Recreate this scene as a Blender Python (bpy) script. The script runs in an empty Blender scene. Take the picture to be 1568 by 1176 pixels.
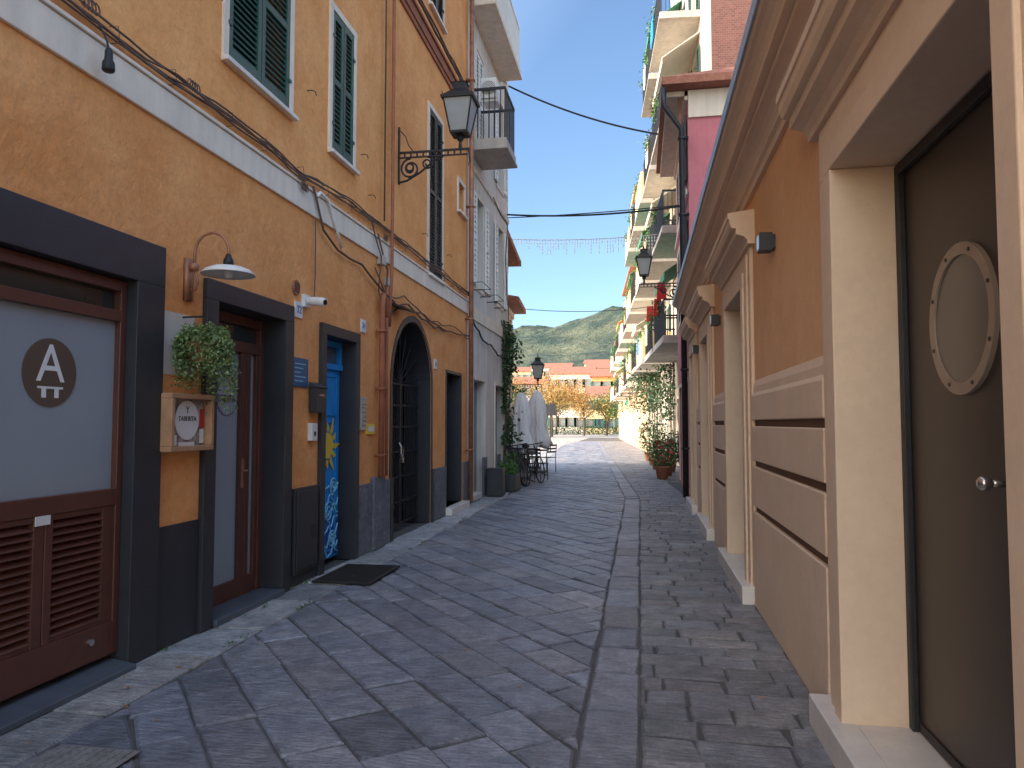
import bpy, bmesh, math, random
from mathutils import Vector, Matrix, noise
rnd = random.Random(7)
scene = bpy.context.scene
rad = math.radians

# ------------------------------------------------------------------ materials
def nodes_of(m):
    m.use_nodes = True
    nt = m.node_tree
    return nt, nt.nodes, nt.links, nt.nodes["Principled BSDF"]

def mat(name, col, rough=0.7, var=0.12, scale=3.0, bump=0.15, bscale=40.0, metal=0.0,
        streak=0.0, tint=None, spec=None, bdist=0.01, dirt=0.0, fine=0.0, p0=.32, p1=.68, fdet=16):
    m = bpy.data.materials.new(name)
    nt, N, L, bs = nodes_of(m)
    bs.inputs["Roughness"].default_value = rough
    bs.inputs["Metallic"].default_value = metal
    if spec is not None: bs.inputs["Specular IOR Level"].default_value = spec
    tc = N.new("ShaderNodeTexCoord")
    n1 = N.new("ShaderNodeTexNoise"); n1.inputs["Scale"].default_value = scale
    n1.inputs["Detail"].default_value = 6; n1.inputs["Roughness"].default_value = 0.62
    L.new(tc.outputs["Object"], n1.inputs["Vector"])
    r = N.new("ShaderNodeValToRGB")
    c2 = tint if tint else [min(1, c*(1+var)) for c in col]
    r.color_ramp.elements[0].position = p0; r.color_ramp.elements[1].position = p1
    r.color_ramp.elements[0].color = [c*(1-var) for c in col]+[1]
    r.color_ramp.elements[1].color = list(c2)+[1]
    L.new(n1.outputs["Fac"], r.inputs["Fac"])
    out = r.outputs["Color"]
    def mult(out, fac_socket, lo):
        mx = N.new("ShaderNodeMix"); mx.data_type = 'RGBA'; mx.blend_type = 'MULTIPLY'
        mx.inputs[0].default_value = 1
        mr = N.new("ShaderNodeMapRange"); mr.inputs["From Min"].default_value = 0.35
        mr.inputs["From Max"].default_value = 0.62
        mr.inputs["To Min"].default_value = lo; mr.inputs["To Max"].default_value = 1
        L.new(fac_socket, mr.inputs["Value"])
        L.new(out, mx.inputs[6]); L.new(mr.outputs["Result"], mx.inputs[7])
        return mx.outputs[2]
    if streak > 0:
        mp = N.new("ShaderNodeMapping"); mp.inputs["Scale"].default_value = (5, 5, 0.35)
        ns = N.new("ShaderNodeTexNoise"); ns.inputs["Scale"].default_value = 1.6; ns.inputs["Detail"].default_value = 5
        L.new(tc.outputs["Object"], mp.inputs["Vector"]); L.new(mp.outputs["Vector"], ns.inputs["Vector"])
        out = mult(out, ns.outputs["Fac"], 1-streak)
    if fine > 0:
        nf = N.new("ShaderNodeTexNoise"); nf.inputs["Scale"].default_value = fdet; nf.inputs["Detail"].default_value = 8
        nf.inputs["Roughness"].default_value = 0.75
        L.new(tc.outputs["Object"], nf.inputs["Vector"])
        out = mult(out, nf.outputs["Fac"], 1-fine)
    if dirt > 0:
        sx = N.new("ShaderNodeSeparateXYZ"); L.new(tc.outputs["Object"], sx.inputs[0])
        nd = N.new("ShaderNodeTexNoise"); nd.inputs["Scale"].default_value = 2.5; nd.inputs["Detail"].default_value = 6
        L.new(tc.outputs["Object"], nd.inputs["Vector"])
        ma = N.new("ShaderNodeMath"); ma.operation = 'MULTIPLY_ADD'
        ma.inputs[1].default_value = 0.8; L.new(sx.outputs["Z"], ma.inputs[0]); L.new(nd.outputs["Fac"], ma.inputs[2])
        out = mult(out, ma.outputs[0], 1-dirt)
    L.new(out, bs.inputs["Base Color"])
    if bump > 0:
        nb = N.new("ShaderNodeTexNoise"); nb.inputs["Scale"].default_value = bscale
        nb.inputs["Detail"].default_value = 7; nb.inputs["Roughness"].default_value = 0.6
        L.new(tc.outputs["Object"], nb.inputs["Vector"])
        b = N.new("ShaderNodeBump"); b.inputs["Strength"].default_value = bump; b.inputs["Distance"].default_value = bdist
        L.new(nb.outputs["Fac"], b.inputs["Height"]); L.new(b.outputs["Normal"], bs.inputs["Normal"])
    return m

def stone_mat(name, base, warm, rough=0.5):
    m = bpy.data.materials.new(name)
    nt, N, L, bs = nodes_of(m)
    tc = N.new("ShaderNodeTexCoord")
    at = N.new("ShaderNodeAttribute"); at.attribute_name = "tone"
    n1 = N.new("ShaderNodeTexNoise"); n1.inputs["Scale"].default_value = 1.1; n1.inputs["Detail"].default_value = 8; n1.inputs["Roughness"].default_value = 0.7
    L.new(tc.outputs["Object"], n1.inputs["Vector"])
    r = N.new("ShaderNodeValToRGB"); r.color_ramp.elements[0].position = .36; r.color_ramp.elements[1].position = .64
    r.color_ramp.elements[0].color = list(base)+[1]; r.color_ramp.elements[1].color = list(warm)+[1]
    L.new(n1.outputs["Fac"], r.inputs["Fac"])
    def mul(a, b_):
        mx = N.new("ShaderNodeMix"); mx.data_type = 'RGBA'; mx.blend_type = 'MULTIPLY'; mx.inputs[0].default_value = 1
        L.new(a, mx.inputs[6]); L.new(b_, mx.inputs[7]); return mx.outputs[2]
    out = mul(r.outputs["Color"], at.outputs["Color"])
    n4 = N.new("ShaderNodeTexNoise"); n4.inputs["Scale"].default_value = 7; n4.inputs["Detail"].default_value = 9; n4.inputs["Roughness"].default_value = .7
    L.new(tc.outputs["Object"], n4.inputs["Vector"])
    mp = N.new("ShaderNodeMapping"); mp.inputs["Rotation"].default_value = (0, 0, rad(38)); mp.inputs["Scale"].default_value = (10, 48, 10)
    L.new(tc.outputs["Object"], mp.inputs["Vector"])
    n3 = N.new("ShaderNodeTexNoise"); n3.inputs["Scale"].default_value = 1; n3.inputs["Detail"].default_value = 5
    L.new(mp.outputs["Vector"], n3.inputs["Vector"])
    n2 = N.new("ShaderNodeTexNoise"); n2.inputs["Scale"].default_value = 45; n2.inputs["Detail"].default_value = 6; n2.inputs["Roughness"].default_value = 0.8
    L.new(tc.outputs["Object"], n2.inputs["Vector"])
    for nn, lo, hi in ((n2,.70,1.28),(n4,.62,1.30),(n3,.78,1.18)):
        mr = N.new("ShaderNodeMapRange"); mr.inputs["From Min"].default_value = .32; mr.inputs["From Max"].default_value = .68
        mr.inputs["To Min"].default_value = lo; mr.inputs["To Max"].default_value = hi
        L.new(nn.outputs["Fac"], mr.inputs["Value"]); out = mul(out, mr.outputs["Result"])
    L.new(out, bs.inputs["Base Color"])
    ad = N.new("ShaderNodeMath"); ad.operation = 'ADD'; L.new(n3.outputs["Fac"], ad.inputs[0]); L.new(n4.outputs["Fac"], ad.inputs[1])
    b = N.new("ShaderNodeBump"); b.inputs["Strength"].default_value = .9; b.inputs["Distance"].default_value = .020
    L.new(ad.outputs[0], b.inputs["Height"]); L.new(b.outputs["Normal"], bs.inputs["Normal"])
    mr2 = N.new("ShaderNodeMapRange"); mr2.inputs["To Min"].default_value = rough-.18; mr2.inputs["To Max"].default_value = rough+.2
    L.new(n1.outputs["Fac"], mr2.inputs["Value"]); L.new(mr2.outputs["Result"], bs.inputs["Roughness"])
    return m

def brick_mat(name):
    m = bpy.data.materials.new(name)
    nt, N, L, bs = nodes_of(m)
    tc = N.new("ShaderNodeTexCoord"); mp = N.new("ShaderNodeMapping"); mp.inputs["Rotation"].default_value = (rad(90), 0, 0)
    br = N.new("ShaderNodeTexBrick"); br.inputs["Scale"].default_value = 4
    br.inputs["Color1"].default_value = (.20, .08, .06, 1); br.inputs["Color2"].default_value = (.14, .055, .045, 1)
    br.inputs["Mortar"].default_value = (.20, .15, .12, 1); br.inputs["Mortar Size"].default_value = .015
    L.new(tc.outputs["Object"], mp.inputs["Vector"]); L.new(mp.outputs["Vector"], br.inputs["Vector"])
    L.new(br.outputs["Color"], bs.inputs["Base Color"]); bs.inputs["Roughness"].default_value = .9
    return m

def leaf_mat(name, c1, c2):
    return mat(name, c1, rough=.55, var=.3, scale=9, bump=0, tint=c2)
def glass_mat(name, col, rough=.06):
    return mat(name, col, rough=rough, var=.15, scale=1.5, bump=0, spec=.8)

M = {}
M['orange'] = mat('orange_plaster', (.92, .365, .105), .92, .10, 1.6, .9, 15, streak=.04, dirt=.12, fine=.14, bdist=.016, tint=(.98, .46, .165))
M['cream_band'] = mat('cream_band', (.82, .70, .57), .85, .08, 3, .3, 30, streak=.12)
M['black'] = mat('charcoal_paint', (.030, .032, .038), .5, .15, 4, .15, 60)
M['brown'] = mat('brown_metal', (.115, .042, .028), .4, .12, 5, .05, 60)
M['frost'] = mat('frosted_glass', (.30, .345, .385), .22, .06, .8, 0, spec=.6)
M['dglass'] = glass_mat('dark_glass', (.03, .035, .035))
M['wglass'] = glass_mat('window_glass', (.10, .13, .15))
M['greybase'] = mat('grey_rough_plinth', (.19, .20, .225), .95, .2, 6, 1.0, 22, bdist=.04, fine=.3)
M['blue'] = mat('blue_door_paint', (.02, .30, .72), .45, .15, 4, .1, 50)
M['ltblue'] = mat('light_blue_paint', (.25, .65, .88), .5, .1, 6, 0)
M['dkblue'] = mat('deep_blue_paint', (.01, .10, .42), .5, .1, 6, 0)
M['yellow'] = mat('yellow_paint', (.90, .62, .08), .5, .1, 6, 0)
M['green'] = mat('green_shutter_paint', (.030, .095, .075), .5, .15, 5, .1, 60)
M['dgreen'] = mat('dark_shutter_paint', (.022, .038, .042), .5, .15, 5, .1, 60)
M['white'] = mat('white_paint', (.78, .77, .74), .6, .06, 5, .1, 60)
M['iron'] = mat('dark_iron', (.03, .03, .035), .5, .2, 12, .2, 80, metal=.3)
M['lampglass'] = mat('lantern_glass', (.38, .40, .40), .12, .06, 3, 0, spec=.7)
M['copper'] = mat('copper_pipe', (.36, .17, .10), .5, .3, 8, .1, 60, metal=.35)
M['redband'] = mat('red_brown_moulding', (.34, .12, .06), .8, .2, 4, .2, 40)
M['cable'] = mat('cable_rubber', (.13, .075, .055), .7, .3, 6, 0)
M['bcable'] = mat('black_cable', (.02, .02, .022), .6, .2, 6, 0)
M['greysill'] = mat('grey_metal_sill', (.10, .12, .15), .4, .15, 4, .1, 60, metal=.2)
M['tan'] = mat('tan_plaster', (.80, .44, .21), .9, .06, 1.6, .3, 30, dirt=.08, fine=.07, tint=(.85, .50, .255))
M['beige'] = mat('beige_trim', (.79, .60, .435), .85, .05, 1.8, .2, 40, fine=.06, dirt=.08)
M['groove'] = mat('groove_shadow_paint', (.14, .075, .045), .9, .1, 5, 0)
M['marble'] = mat('white_marble', (.74, .70, .65), .35, .12, 3, .1, 40, fine=.08)
M['doorbrown'] = mat('dark_bronze_door', (.046, .035, .029), .38, .08, 3, .05, 80)
M['ring'] = mat('brushed_steel_ring', (.42, .34, .27), .45, .08, 9, .1, 90, metal=.3)
M['steel'] = mat('steel', (.6, .58, .55), .25, .05, 9, 0, metal=.9)
M['porth'] = mat('porthole_glass', (.15, .13, .105), .2, .05, 3, 0, spec=.5)
M['flash'] = mat('pale_blue_flashing', (.42, .58, .75), .4, .06, 3, 0, metal=.1)
M['pink'] = mat('pink_plaster', (.52, .17, .19), .9, .12, 1.5, .3, 30, streak=.12)
M['cream'] = mat('cream_plaster', (.72, .62, .50), .9, .08, 1.2, .3, 30, streak=.16, dirt=.2)
M['white_pl'] = mat('white_plaster', (.74, .69, .62), .9, .08, 1.2, .3, 30, streak=.16)
M['peach'] = mat('peach_plaster', (.78, .50, .30), .9, .08, 1.2, .3, 30, streak=.14)
M['yellow_pl'] = mat('yellow_plaster', (.80, .60, .32), .9, .08, 1.2, .3, 30, streak=.14)
M['ochre'] = mat('ochre_plaster', (.75, .38, .14), .9, .08, 1.2, .3, 30, streak=.12)
M['tile'] = mat('terracotta_tile', (.32, .13, .08), .85, .3, 7, .8, 14, bdist=.03)
M['brick'] = brick_mat('red_brick')
M['slab'] = mat('balcony_concrete', (.50, .45, .39), .9, .12, 3, .2, 40, streak=.15)
M['wood'] = mat('light_wood', (.45, .25, .13), .6, .2, 9, .2, 50)
M['paper'] = mat('white_paper', (.78, .77, .74), .6, .03, 4, 0)
M['signblue'] = mat('sign_blue', (.01, .10, .22), .4, .08, 4, 0)
M['redcloth'] = mat('red_cloth', (.55, .03, .03), .8, .15, 6, 0)
M['awn_g'] = mat('green_awning', (.05, .22, .13), .85, .15, 3, 0)
M['awn_w'] = mat('cream_awning', (.75, .68, .55), .85, .1, 3, 0)
M['awn_o'] = mat('orange_awning', (.75, .36, .10), .85, .1, 3, 0)
M['canvas'] = mat('white_canvas', (.80, .80, .79), .85, .06, 5, .4, 10, bdist=.03)
M['terra'] = mat('terracotta_pot', (.42, .17, .09), .8, .12, 8, .2, 40)
M['leaf1'] = leaf_mat('leaf_green', (.045, .12, .025), (.10, .22, .05))
M['leaf2'] = leaf_mat('leaf_pale', (.12, .21, .06), (.30, .38, .15))
M['leaf3'] = leaf_mat('leaf_dark', (.02, .06, .02), (.06, .12, .03))
M['aut1'] = leaf_mat('leaf_autumn', (.36, .15, .035), (.60, .29, .07))
M['aut2'] = leaf_mat('leaf_yellow', (.38, .25, .06), (.58, .42, .11))
M['flower'] = leaf_mat('flower_red', (.6, .02, .03), (.8, .05, .05))
M['bark'] = mat('bark', (.10, .075, .05), .9, .3, 10, .8, 20, bdist=.03)
M['rubber'] = mat('rubber', (.02, .02, .02), .8, .2, 20, .6, 90)
M['lens'] = glass_mat('lens', (.01, .01, .01), .1)
M['pave'] = stone_mat('paving_stone', (.18, .197, .245), (.285, .287, .315), .44)
M['pave2'] = stone_mat('paving_stone_brownish', (.19, .19, .21), (.275, .265, .265))
M['pave3'] = stone_mat('paving_stone_pale', (.30, .315, .345), (.44, .44, .44))
M['ground'] = mat('mortar_ground', (.10, .098, .095), .95, .25, 5, .5, 30)
M['castiron'] = mat('cast_iron_cover', (.22, .215, .21), .7, .25, 12, .5, 40)
M['piazza'] = mat('piazza_ground', (.36, .33, .30), .9, .12, .6, .3, 10)

# ------------------------------------------------------------------ builder
def ident(a, b, c): return (a, b, c)
class B:
    def __init__(s, f=ident): s.v = []; s.fc = []; s.f = f
    def add(s, pts, faces):
        n = len(s.v); s.v += [s.f(*p) for p in pts]; s.fc += [[n+i for i in f] for f in faces]; return s
    def box(s, a0, a1, b0, b1, c0, c1):
        P = [(a0,b0,c0),(a1,b0,c0),(a1,b1,c0),(a0,b1,c0),(a0,b0,c1),(a1,b0,c1),(a1,b1,c1),(a0,b1,c1)]
        return s.add(P, [(0,3,2,1),(4,5,6,7),(0,1,5,4),(1,2,6,5),(2,3,7,6),(3,0,4,7)])
    def prism(s, prof, u0, u1):
        n = len(prof); P = [(u0,d,z) for d,z in prof]+[(u1,d,z) for d,z in prof]
        F = [list(range(n)), list(range(2*n-1, n-1, -1))]+[[i,(i+1)%n,n+(i+1)%n,n+i] for i in range(n)]
        return s.add(P, F)
    def plate(s, prof, d0, d1):
        n = len(prof); P = [(u,d0,z) for u,z in prof]+[(u,d1,z) for u,z in prof]
        F = [list(range(n)), list(range(2*n-1, n-1, -1))]+[[i,(i+1)%n,n+(i+1)%n,n+i] for i in range(n)]
        return s.add(P, F)
    def tube(s, pts, r, seg=8, closed=False):
        pts = [Vector(p) for p in pts]; n = len(pts); rs = r if isinstance(r, (list, tuple)) else [r]*n
        P = []; prev = None
        for i, p in enumerate(pts):
            if closed: t = pts[(i+1) % n]-pts[i-1]
            else: t = (pts[min(i+1,n-1)]-pts[max(i-1,0)])
            t.normalize()
            if prev is None:
                a = Vector((0,0,1)) if abs(t.z) < .9 else Vector((1,0,0))
                x = t.cross(a).normalized()
            else:
                x = (prev - t*prev.dot(t)).normalized()
            prev = x; y = t.cross(x)
            for k in range(seg):
                an = 2*math.pi*k/seg; P.append(tuple(p+(x*math.cos(an)+y*math.sin(an))*rs[i]))
        F = []
        rng = n if closed else n-1
        for i in range(rng):
            j = (i+1) % n
            for k in range(seg):
                F.append([i*seg+k, i*seg+(k+1)%seg, j*seg+(k+1)%seg, j*seg+k])
        if not closed: F += [list(range(seg))[::-1], [(n-1)*seg+k for k in range(seg)]]
        return s.add(P, F)
    def lathe(s, cx, cy, prof, seg=20):
        P = []; F = []; n = len(prof)
        for r, z in prof:
            for k in range(seg):
                an = 2*math.pi*k/seg; P.append((cx+r*math.cos(an), cy+r*math.sin(an), z))
        for i in range(n-1):
            for k in range(seg): F.append([i*seg+k, i*seg+(k+1)%seg, (i+1)*seg+(k+1)%seg, (i+1)*seg+k])
        F += [list(range(seg))[::-1], [(n-1)*seg+k for k in range(seg)]]
        return s.add(P, F)
    def leaf(s, p, size, asp=.5, up=0):
        a = Vector((rnd.gauss(0,1), rnd.gauss(0,1), rnd.gauss(0,1)+up)).normalized()
        b = a.orthogonal().normalized(); b.rotate(Matrix.Rotation(rnd.random()*6.28, 3, a))
        p = Vector(p); w = a.cross(b)*size*asp*.5; l = b*size*.5
        return s.add([tuple(p-l), tuple(p+w), tuple(p+l), tuple(p-w)], [(0,1,2,3)])
    def wall(s, u0, u1, z0, z1, holes, th=.3):
        us = sorted(set([u0,u1]+[h[0] for h in holes]+[h[1] for h in holes])); us = [u for u in us if u0 <= u <= u1]
        for i in range(len(us)-1):
            a, b = us[i], us[i+1]; mid = (a+b)/2
            hs = sorted([(h[2], h[3]) for h in holes if h[0] < mid < h[1]])
            z = z0
            for h0, h1 in hs:
                if h0 > z+1e-4: s.box(a, b, -th, 0, z, h0)
                z = h1
            if z < z1-1e-4: s.box(a, b, -th, 0, z, z1)
        return s
    def frame(s, u0, u1, z0, z1, w, d0, d1, bottom=False):
        s.box(u0-w, u0, d0, d1, z0, z1); s.box(u1, u1+w, d0, d1, z0, z1)
        s.box(u0-w, u1+w, d0, d1, z1, z1+w)
        if bottom: s.box(u0-w, u1+w, d0, d1, z0-w, z0)
        return s
    def obj(s, name, m, parent=None, bevel=0, smooth=False, segs=2):
        me = bpy.data.meshes.new(name); me.from_pydata(s.v, [], s.fc)
        bm = bmesh.new(); bm.from_mesh(me); bmesh.ops.recalc_face_normals(bm, faces=bm.faces); bm.to_mesh(me); bm.free()
        if smooth:
            for p in me.polygons: p.use_smooth = True
        me.materials.append(m)
        o = bpy.data.objects.new(name, me); scene.collection.objects.link(o)
        if parent: o.parent = parent
        if bevel > 0:
            md = o.modifiers.new("bevel", 'BEVEL'); md.width = bevel; md.segments = segs; md.limit_method = 'ANGLE'; md.angle_limit = rad(40)
        return o
def E(name, loc=(0,0,0), rz=0):
    o = bpy.data.objects.new(name, None); scene.collection.objects.link(o)
    o.location = loc; o.rotation_euler = (0,0,rz); o.empty_display_size = .2; return o
def text(body, size, loc, m, parent, rot=(rad(90), 0, rad(90)), ex=.001):
    c = bpy.data.curves.new("lettering", 'FONT'); c.body = body; c.size = size; c.extrude = ex; c.align_x = 'CENTER'; c.align_y = 'CENTER'
    c.materials.append(m); o = bpy.data.objects.new("lettering", c); scene.collection.objects.link(o)
    o.location = loc; o.rotation_euler = rot; o.parent = parent; return o
XL, XR = -3.15, .95
LF = lambda u, d, z: (XL+d, u, z)
RF = lambda u, d, z: (XR-d, u, z)

def shutter(b, u0, u1, z0, z1, d, ang=.6, mid=True, sw=.055, pitch=.05):
    b.box(u0, u0+sw, d, d+.035, z0, z1); b.box(u1-sw, u1, d, d+.035, z0, z1)
    b.box(u0+sw, u1-sw, d, d+.034, z0, z0+.08); b.box(u0+sw, u1-sw, d, d+.034, z1-.07, z1)
    zs = [(z0+.08, z1-.07)]
    if mid:
        zm = (z0+z1)/2; b.box(u0+sw, u1-sw, d, d+.034, zm-.03, zm+.03); zs = [(z0+.08, zm-.03), (zm+.03, z1-.07)]
    for a, c in zs:
        n = max(1, int((c-a)/pitch)); h = (c-a)/n
        for i in range(n):
            z = a+i*h
            b.prism([(d+.030, z+.004), (d+.004, z+h*.85), (d+.000, z+h*.85), (d+.024, z-.002)], u0+sw, u1-sw)
def wob(pts, amp=.012, n=6, seed=0):
    out = []
    for i in range(len(pts)-1):
        p, q = Vector(pts[i]), Vector(pts[i+1])
        for k in range(n):
            t = k/n; v = p.lerp(q, t); nn = noise.noise_vector(v*2.3+Vector((seed*7.1, 0, 0)))
            out.append(tuple(v+Vector((nn.x*amp, nn.y*amp*.3, nn.z*amp*1.6))))
    out.append(tuple(pts[-1])); return out

# ------------------------------------------------------------------ left orange building
A = E("orange_house")
H = 12.0
W1 = (5.14,6.16); W2 = (7.10,7.68); W3 = (10.70,11.45)
holes = [(1.2,4.14,0,2.40),(5.05,6.13,0,2.42),(7.0,7.80,0,2.40),(9.1,10.9,0,2.93),(11.8,12.8,.12,2.34),
         W1+(4.36,5.85),W2+(4.36,5.85),W3+(3.80,6.35),(12.55,13.0,5.3,5.8),
         W1+(8.0,9.6),W2+(8.0,9.6),W3+(8.0,9.6),(2.2,3.2,4.42,5.85),(-2.5,-1.2,0,2.4),(-1.5,-.5,4.42,5.85)]
b = B(LF); b.wall(-5, 13.3, 0, H, holes, .4)
r = .9; cy = 10.0; sp = 2.93-r
for sgn in (-1, 1):
    prof = [(cy+sgn*r, sp)]+[(cy+sgn*r*math.cos(t), sp+r*math.sin(t)) for t in [math.pi/2*k/12 for k in range(1, 13)]]+[(cy+sgn*r, 2.93)]
    b.plate(prof, -.4, -.0005)
b.obj("walls", M['orange'], A)
b = B(LF); b.box(-5,13.3,-8,-2.2,0,H-.1); b.box(-5,9.0,-2.2,-.9,0,H-.1); b.box(11.0,13.3,-2.2,-.9,0,H-.1); b.box(9.0,11.0,-2.2,-.41,3.0,H-.1); b.box(-5,-4.9,-.9,-.41,0,H-.1); b.box(13.2,13.3,-.9,-.41,0,H-.1); b.obj("body", M['cream'], A)
b = B(LF); b.prism([(-8.2,H),(.45,H),(.5,H+.12),(-3.8,H+1.6)], -5.3, 13.4); b.obj("roof", M['tile'], A)
b = B(LF); b.box(-5,13.29,0,.028,3.52,3.74); b.box(-5,13.29,.0,.045,3.745,3.77); b.obj("string_course", M['cream_band'], A, .005)
b = B(LF); b.box(-5,13.29,0,.05,7.28,7.42); b.box(-5,13.29,0,.08,7.42,7.47); b.box(-5,13.29,0,.03,7.2,7.28)
b.obj("upper_moulding", M['redband'], A, .006)
b = B(LF)
b.frame(1.2-.003,4.137,0,2.397,.27,-.10,.045)
b.obj("shop_surround", M['black'], A, .004)
b = B(LF); b.frame(5.053,6.127,0,2.417,.15,-.26,.042); b.frame(7.003,7.797,0,2.397,.11,-.24,.04)
b.frame(11.803,12.797,.12,2.337,.05,-.23,.012)
b.obj("door_surrounds", M['black'], A, .004)
b = B(LF); b.box(4.41,4.90,0,.012,0,.81); b.box(6.28,6.89,0,.012,0,.81); b.box(-5,.93,0,.012,0,.81); b.obj("charcoal_plinth", M['black'], A, .003)
b = B(LF); b.box(7.912,8.35,0,.03,0,.80); b.box(8.35,8.72,0,.06,0,.86); b.box(8.72,8.995,0,.03,0,.80); b.box(11.005,11.745,0,.03,0,.80); b.box(12.955,13.3,0,.03,0,.80)
b.obj("grey_plinth", M['greybase'], A, .01)
b = B(LF); b.box(4.45,4.80,0,.006,1.83,2.26); b.obj("whitewashed_patch", M['white_pl'], A)
# shopfront
d = -.06
b = B(LF)
b.box(4.085,4.134,d-.05,d+.03,.1,2.39); b.box(1.2,4.085,d-.05,d+.03,2.32,2.39); b.box(1.2,4.085,d-.05,d+.03,2.13,2.20)
b.box(1.2,4.085,d-.05,d+.03,1.00,1.10); b.box(1.2,4.085,d-.05,d+.03,.10,.30)
b.box(1.2,1.3,d-.05,d+.02,.30,1.0)
b.box(3.99,4.085,d-.05,d+.02,.30,1.0)
for u in (2.62,3.52): b.box(u-.05,u+.02,d-.05,d+.025,.30,1.0); b.box(u+.025,u+.08,d-.05,d+.028,.30,1.0)
b.box(3.60,3.99,d-.05,d+.02,.965,1.0); b.box(2.70,3.47,d-.05,d+.02,.965,1.0); b.box(3.60,3.99,d-.05,d+.02,.30,.33); b.box(2.70,3.47,d-.05,d+.02,.30,.33)
b.obj("shopfront_frame", M['brown'], A, .004)
b = B(LF)
for (u0,u1) in ((3.60,3.99),(2.70,3.47),(1.3,2.57)):
    n = 15; z0 = .33; hh = (.965-z0)/n
    for i in range(n):
        z = z0+i*hh; b.prism([(d+.026,z+.002),(d-.016,z+hh*.80),(d-.020,z+hh*.80),(d+.020,z-.003)], u0, u1)
b.obj("louvre_panels", M['brown'], A)
b = B(LF); b.box(1.3,4.08,d-.07,d-.055,.30,1.0); b.obj("louvre_backing", M['lens'], A)
b = B(LF); b.box(1.2,4.085,d-.02,d-.01,1.1,2.13); b.obj("frosted_pane", M['frost'], A)
b = B(LF); b.box(1.2,4.085,d-.03,d-.02,2.2,2.32); b.obj("transom_glass", M['dglass'], A)
b = B(LF); b.box(-2.5,-1.2,-.3,-.25,0,2.4); b.obj("side_door", M['brown'], A)
b = B(LF); b.prism([(-.3,0),(.11,0),(.11,.035),(-.3,.10)], 1.21, 4.13); b.obj("metal_sill", M['greysill'], A, .006)
b = B(LF); b.box(5.06,6.12,-.3,.07,0,.05); b.obj("door_sill", M['greysill'], A, .006)
b = B(LF); b.box(3.47,3.57,d+.03,d+.036,.95,1.0); b.obj("label", M['paper'], A)
b = B(LF); b.tube([(3.90,d+.03,.22),(3.90,d+.045,.22)], .02, 12); b.obj("lock", M['steel'], A)
disc = lambda b, u, z, r, d0, d1, n=40: b.plate([(u+r*math.cos(2*math.pi*k/n), z+r*math.sin(2*math.pi*k/n)) for k in range(n)], d0, d1)
def ringp(b, u, z, r0, r1, d0, d1, n=48):
    for k in range(n):
        a, c = 2*math.pi*k/n, 2*math.pi*(k+1)/n
        b.plate([(u+r0*math.cos(a), z+r0*math.sin(a)), (u+r1*math.cos(a), z+r1*math.sin(a)), (u+r1*math.cos(c), z+r1*math.sin(c)), (u+r0*math.cos(c), z+r0*math.sin(c))], d0, d1)
LG = E("round_letter_sign")
b = B(LF); disc(b, 3.58, 1.78, .19, d-.009, d-.004); b.obj("disc", mat('sign_brown', (.12,.085,.06), .45, .05), LG)
text("A", .30, (XL+d-.002, 3.58, 1.82), M['canvas'], LG)
b = B(LF); b.box(3.52,3.55,d-.003,d-.001,1.64,1.69); b.box(3.61,3.64,d-.003,d-.001,1.64,1.69); b.box(3.49,3.67,d-.003,d-.001,1.69,1.702); b.obj("underline", M['canvas'], LG)
# glazed door
d = -.20
b = B(LF)
b.box(5.055,5.12,d-.05,d+.03,.05,2.412); b.box(6.06,6.125,d-.05,d+.03,.05,2.412); b.box(5.12,6.06,d-.05,d+.028,2.33,2.412)
b.box(5.12,6.06,d-.05,d+.03,2.10,2.19); b.box(5.12,6.06,d-.05,d+.02,.05,.20)
b.box(5.12,5.18,d-.05,d+.022,.2,2.1); b.box(5.76,5.84,d-.05,d+.022,.2,2.1); b.box(5.845,5.91,d-.05,d+.026,.2,2.1); b.box(6.01,6.06,d-.05,d+.022,.2,2.1)
b.obj("glazed_door_frame", M['brown'], A, .004)
b = B(LF); b.box(5.18,5.76,d-.02,d-.01,.2,2.1); b.box(5.91,6.01,d-.02,d-.01,.2,2.1); b.obj("door_panes", M['frost'], A)
b = B(LF); b.box(5.12,6.06,d-.03,d-.02,2.19,2.33); b.obj("door_transom", M['dglass'], A)
b = B(LF); ringp(b, 5.60, 1.72, .155, .16, d-.009, d-.005); b.obj("ring_logo", M['brown'], A)
text("TABITA", .085, (XL+d-.004, 5.58, 1.70), M['brown'], A)
b = B(LF); b.box(5.78,5.82,d+.022,d+.03,.95,1.2); b.tube([(5.80,d+.03,1.1),(5.80,d+.07,1.1),(5.70,d+.075,1.1)], .009); b.obj("door_handle", M['copper'], A, .002)
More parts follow.
